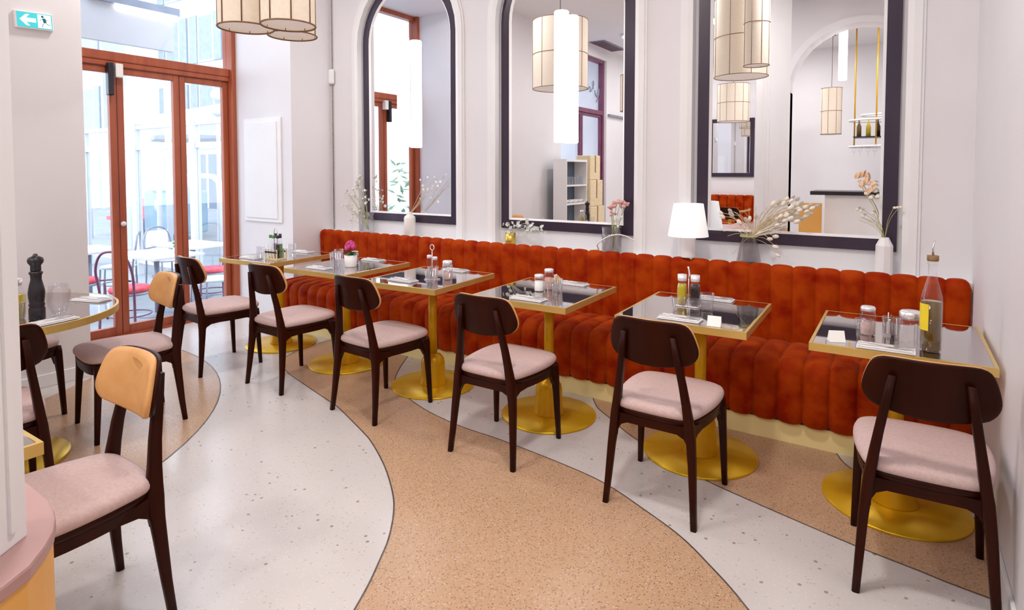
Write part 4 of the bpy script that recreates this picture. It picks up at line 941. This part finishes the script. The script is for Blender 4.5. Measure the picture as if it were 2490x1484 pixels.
# rear banquette with a mirror, table and chair
t = thing('rear_banquette','rust velvet bench against the far rear wall','banquette',(-2.9,YR+.012,0))
for k in range(9): MB().box((-.75+k*.165,0,.1),(-.59+k*.165,.14,.98)).build('back_channel',M['velvet'],t,bevel=.03)
MB().box((-.75,.13,.1),(.73,.6,.46)).build('seat',M['velvet'],t,bevel=.04)
t = thing('rear_mirror','dark-framed mirror over the far rear bench','mirror',(-2.95,YR,1.35)); MB().box((-.45,0,0),(.45,.04,1.2)).build('frame',M['mframe'],t); MB().box((-.37,.035,.08),(.37,.046,1.12)).build('mirror_glass',M['mirror'],t)
square_table((-2.7,-3.45,0),0,'square brass-edged table before the far rear bench')
dup(proto,(-2.45,-2.55,0),pi+.1,'dining chair before the far rear bench, seen in the right mirror')
# side door corner: shelf of crockery and boxes, seen in the middle mirror
t = thing('crockery_shelf','white open shelf of crockery by the side door','shelf',(-4.56,-.50,0))
for y in (-.37,.35): MB().box((-.12,y,0),(.12,y+.02,1.66)).build('side',M['white'],t)
MB().box((-.12,-.35,.05),(-.11,.35,1.62)).build('back_panel',M['slate'],t)
for z in (.10,.50,.92,1.22,1.62): MB().box((-.11,-.35,z),(.12,.35,z+.025)).build('shelf_board',M['white'],t)
for k in range(6): tag(MB().lathe([(.026,0),(.034,.13),(.031,.13),(.024,.008),(.0001,.007)],12).build('tumbler',M['glass'],None,(-4.52,-.79+.115*k,1.2465)),'glass in a row on the white crockery shelf','glass','glasses on the crockery shelf')
for k in range(4): tag(MB().lathe([(.04,0),(.085,.05),(.08,.05),(.036,.006),(.0001,.005)],16).build('bowl',M['white'],None,(-4.54,-.75+.17*k,.9465)),'white bowl in a row on the crockery shelf','bowl','bowls on the crockery shelf')
for i,(y,z,sx,sy,h,l) in enumerate(((-1.17,0,.34,.56,.86,'tall brown storage box by the side door, lowest of its pile'),(-1.17,.863,.30,.50,.45,'brown storage box stacked in the middle of the pile by the side door'),(-1.15,1.316,.26,.40,.42,'small brown storage box on top of the pile by the side door'))):
    t = thing('storage_box',l,'box',(-4.55,y,z)); MB().box((-sx/2,-sy/2,0),(sx/2,sy/2,h)).build('carton',M['straw'],t,bevel=.01); MB().box((-sx/2-.002,-.02,h*.3),(sx/2+.002,.02,h+.001)).build('tape',M['cork'],t)
t = thing('ceiling_vent','dark ceiling air vent by the side door, seen in the middle mirror','vent',(-4.62,-2.1,ZC))
MB().box((-.15,-.5,-.012),(.15,.5,0)).build('frame',M['metalgrey'],t)
for k in range(7): MB().box((-.13+k*.038,-.47,-.020),(-.118+k*.038,.47,-.012)).build('slat',M['plum'],t)
t = thing('wall_rail','dark rail on the wall beyond the side door','rail',(XL,-2.95,2.56)); MB().box((0,-.40,-.02),(.05,.38,.02)).build('bar',M['metalgrey'],t)
t = thing('tube_pendant','hanging white tube lamp under the arch, seen in the right mirror','pendant lamp',(-.71,-1.25,2.73))
MB().lathe([(.0001,0),(.05,0),(.055,.006),(.055,.95),(.0001,.96)],20).build('light_tube',M['tubelight'],t); MB().tube([(0,0,.95),(0,0,ZC-2.73)],.005,6).build('cord',M['black'],t)
t = thing('smoke_sensor','small white round sensor on the pier behind the viewer','sensor',(-1.36,AY1,3.45)); MB().ball((0,.02,0),.05,14,8,(1,.5,1)).build('housing',M['white'],t)
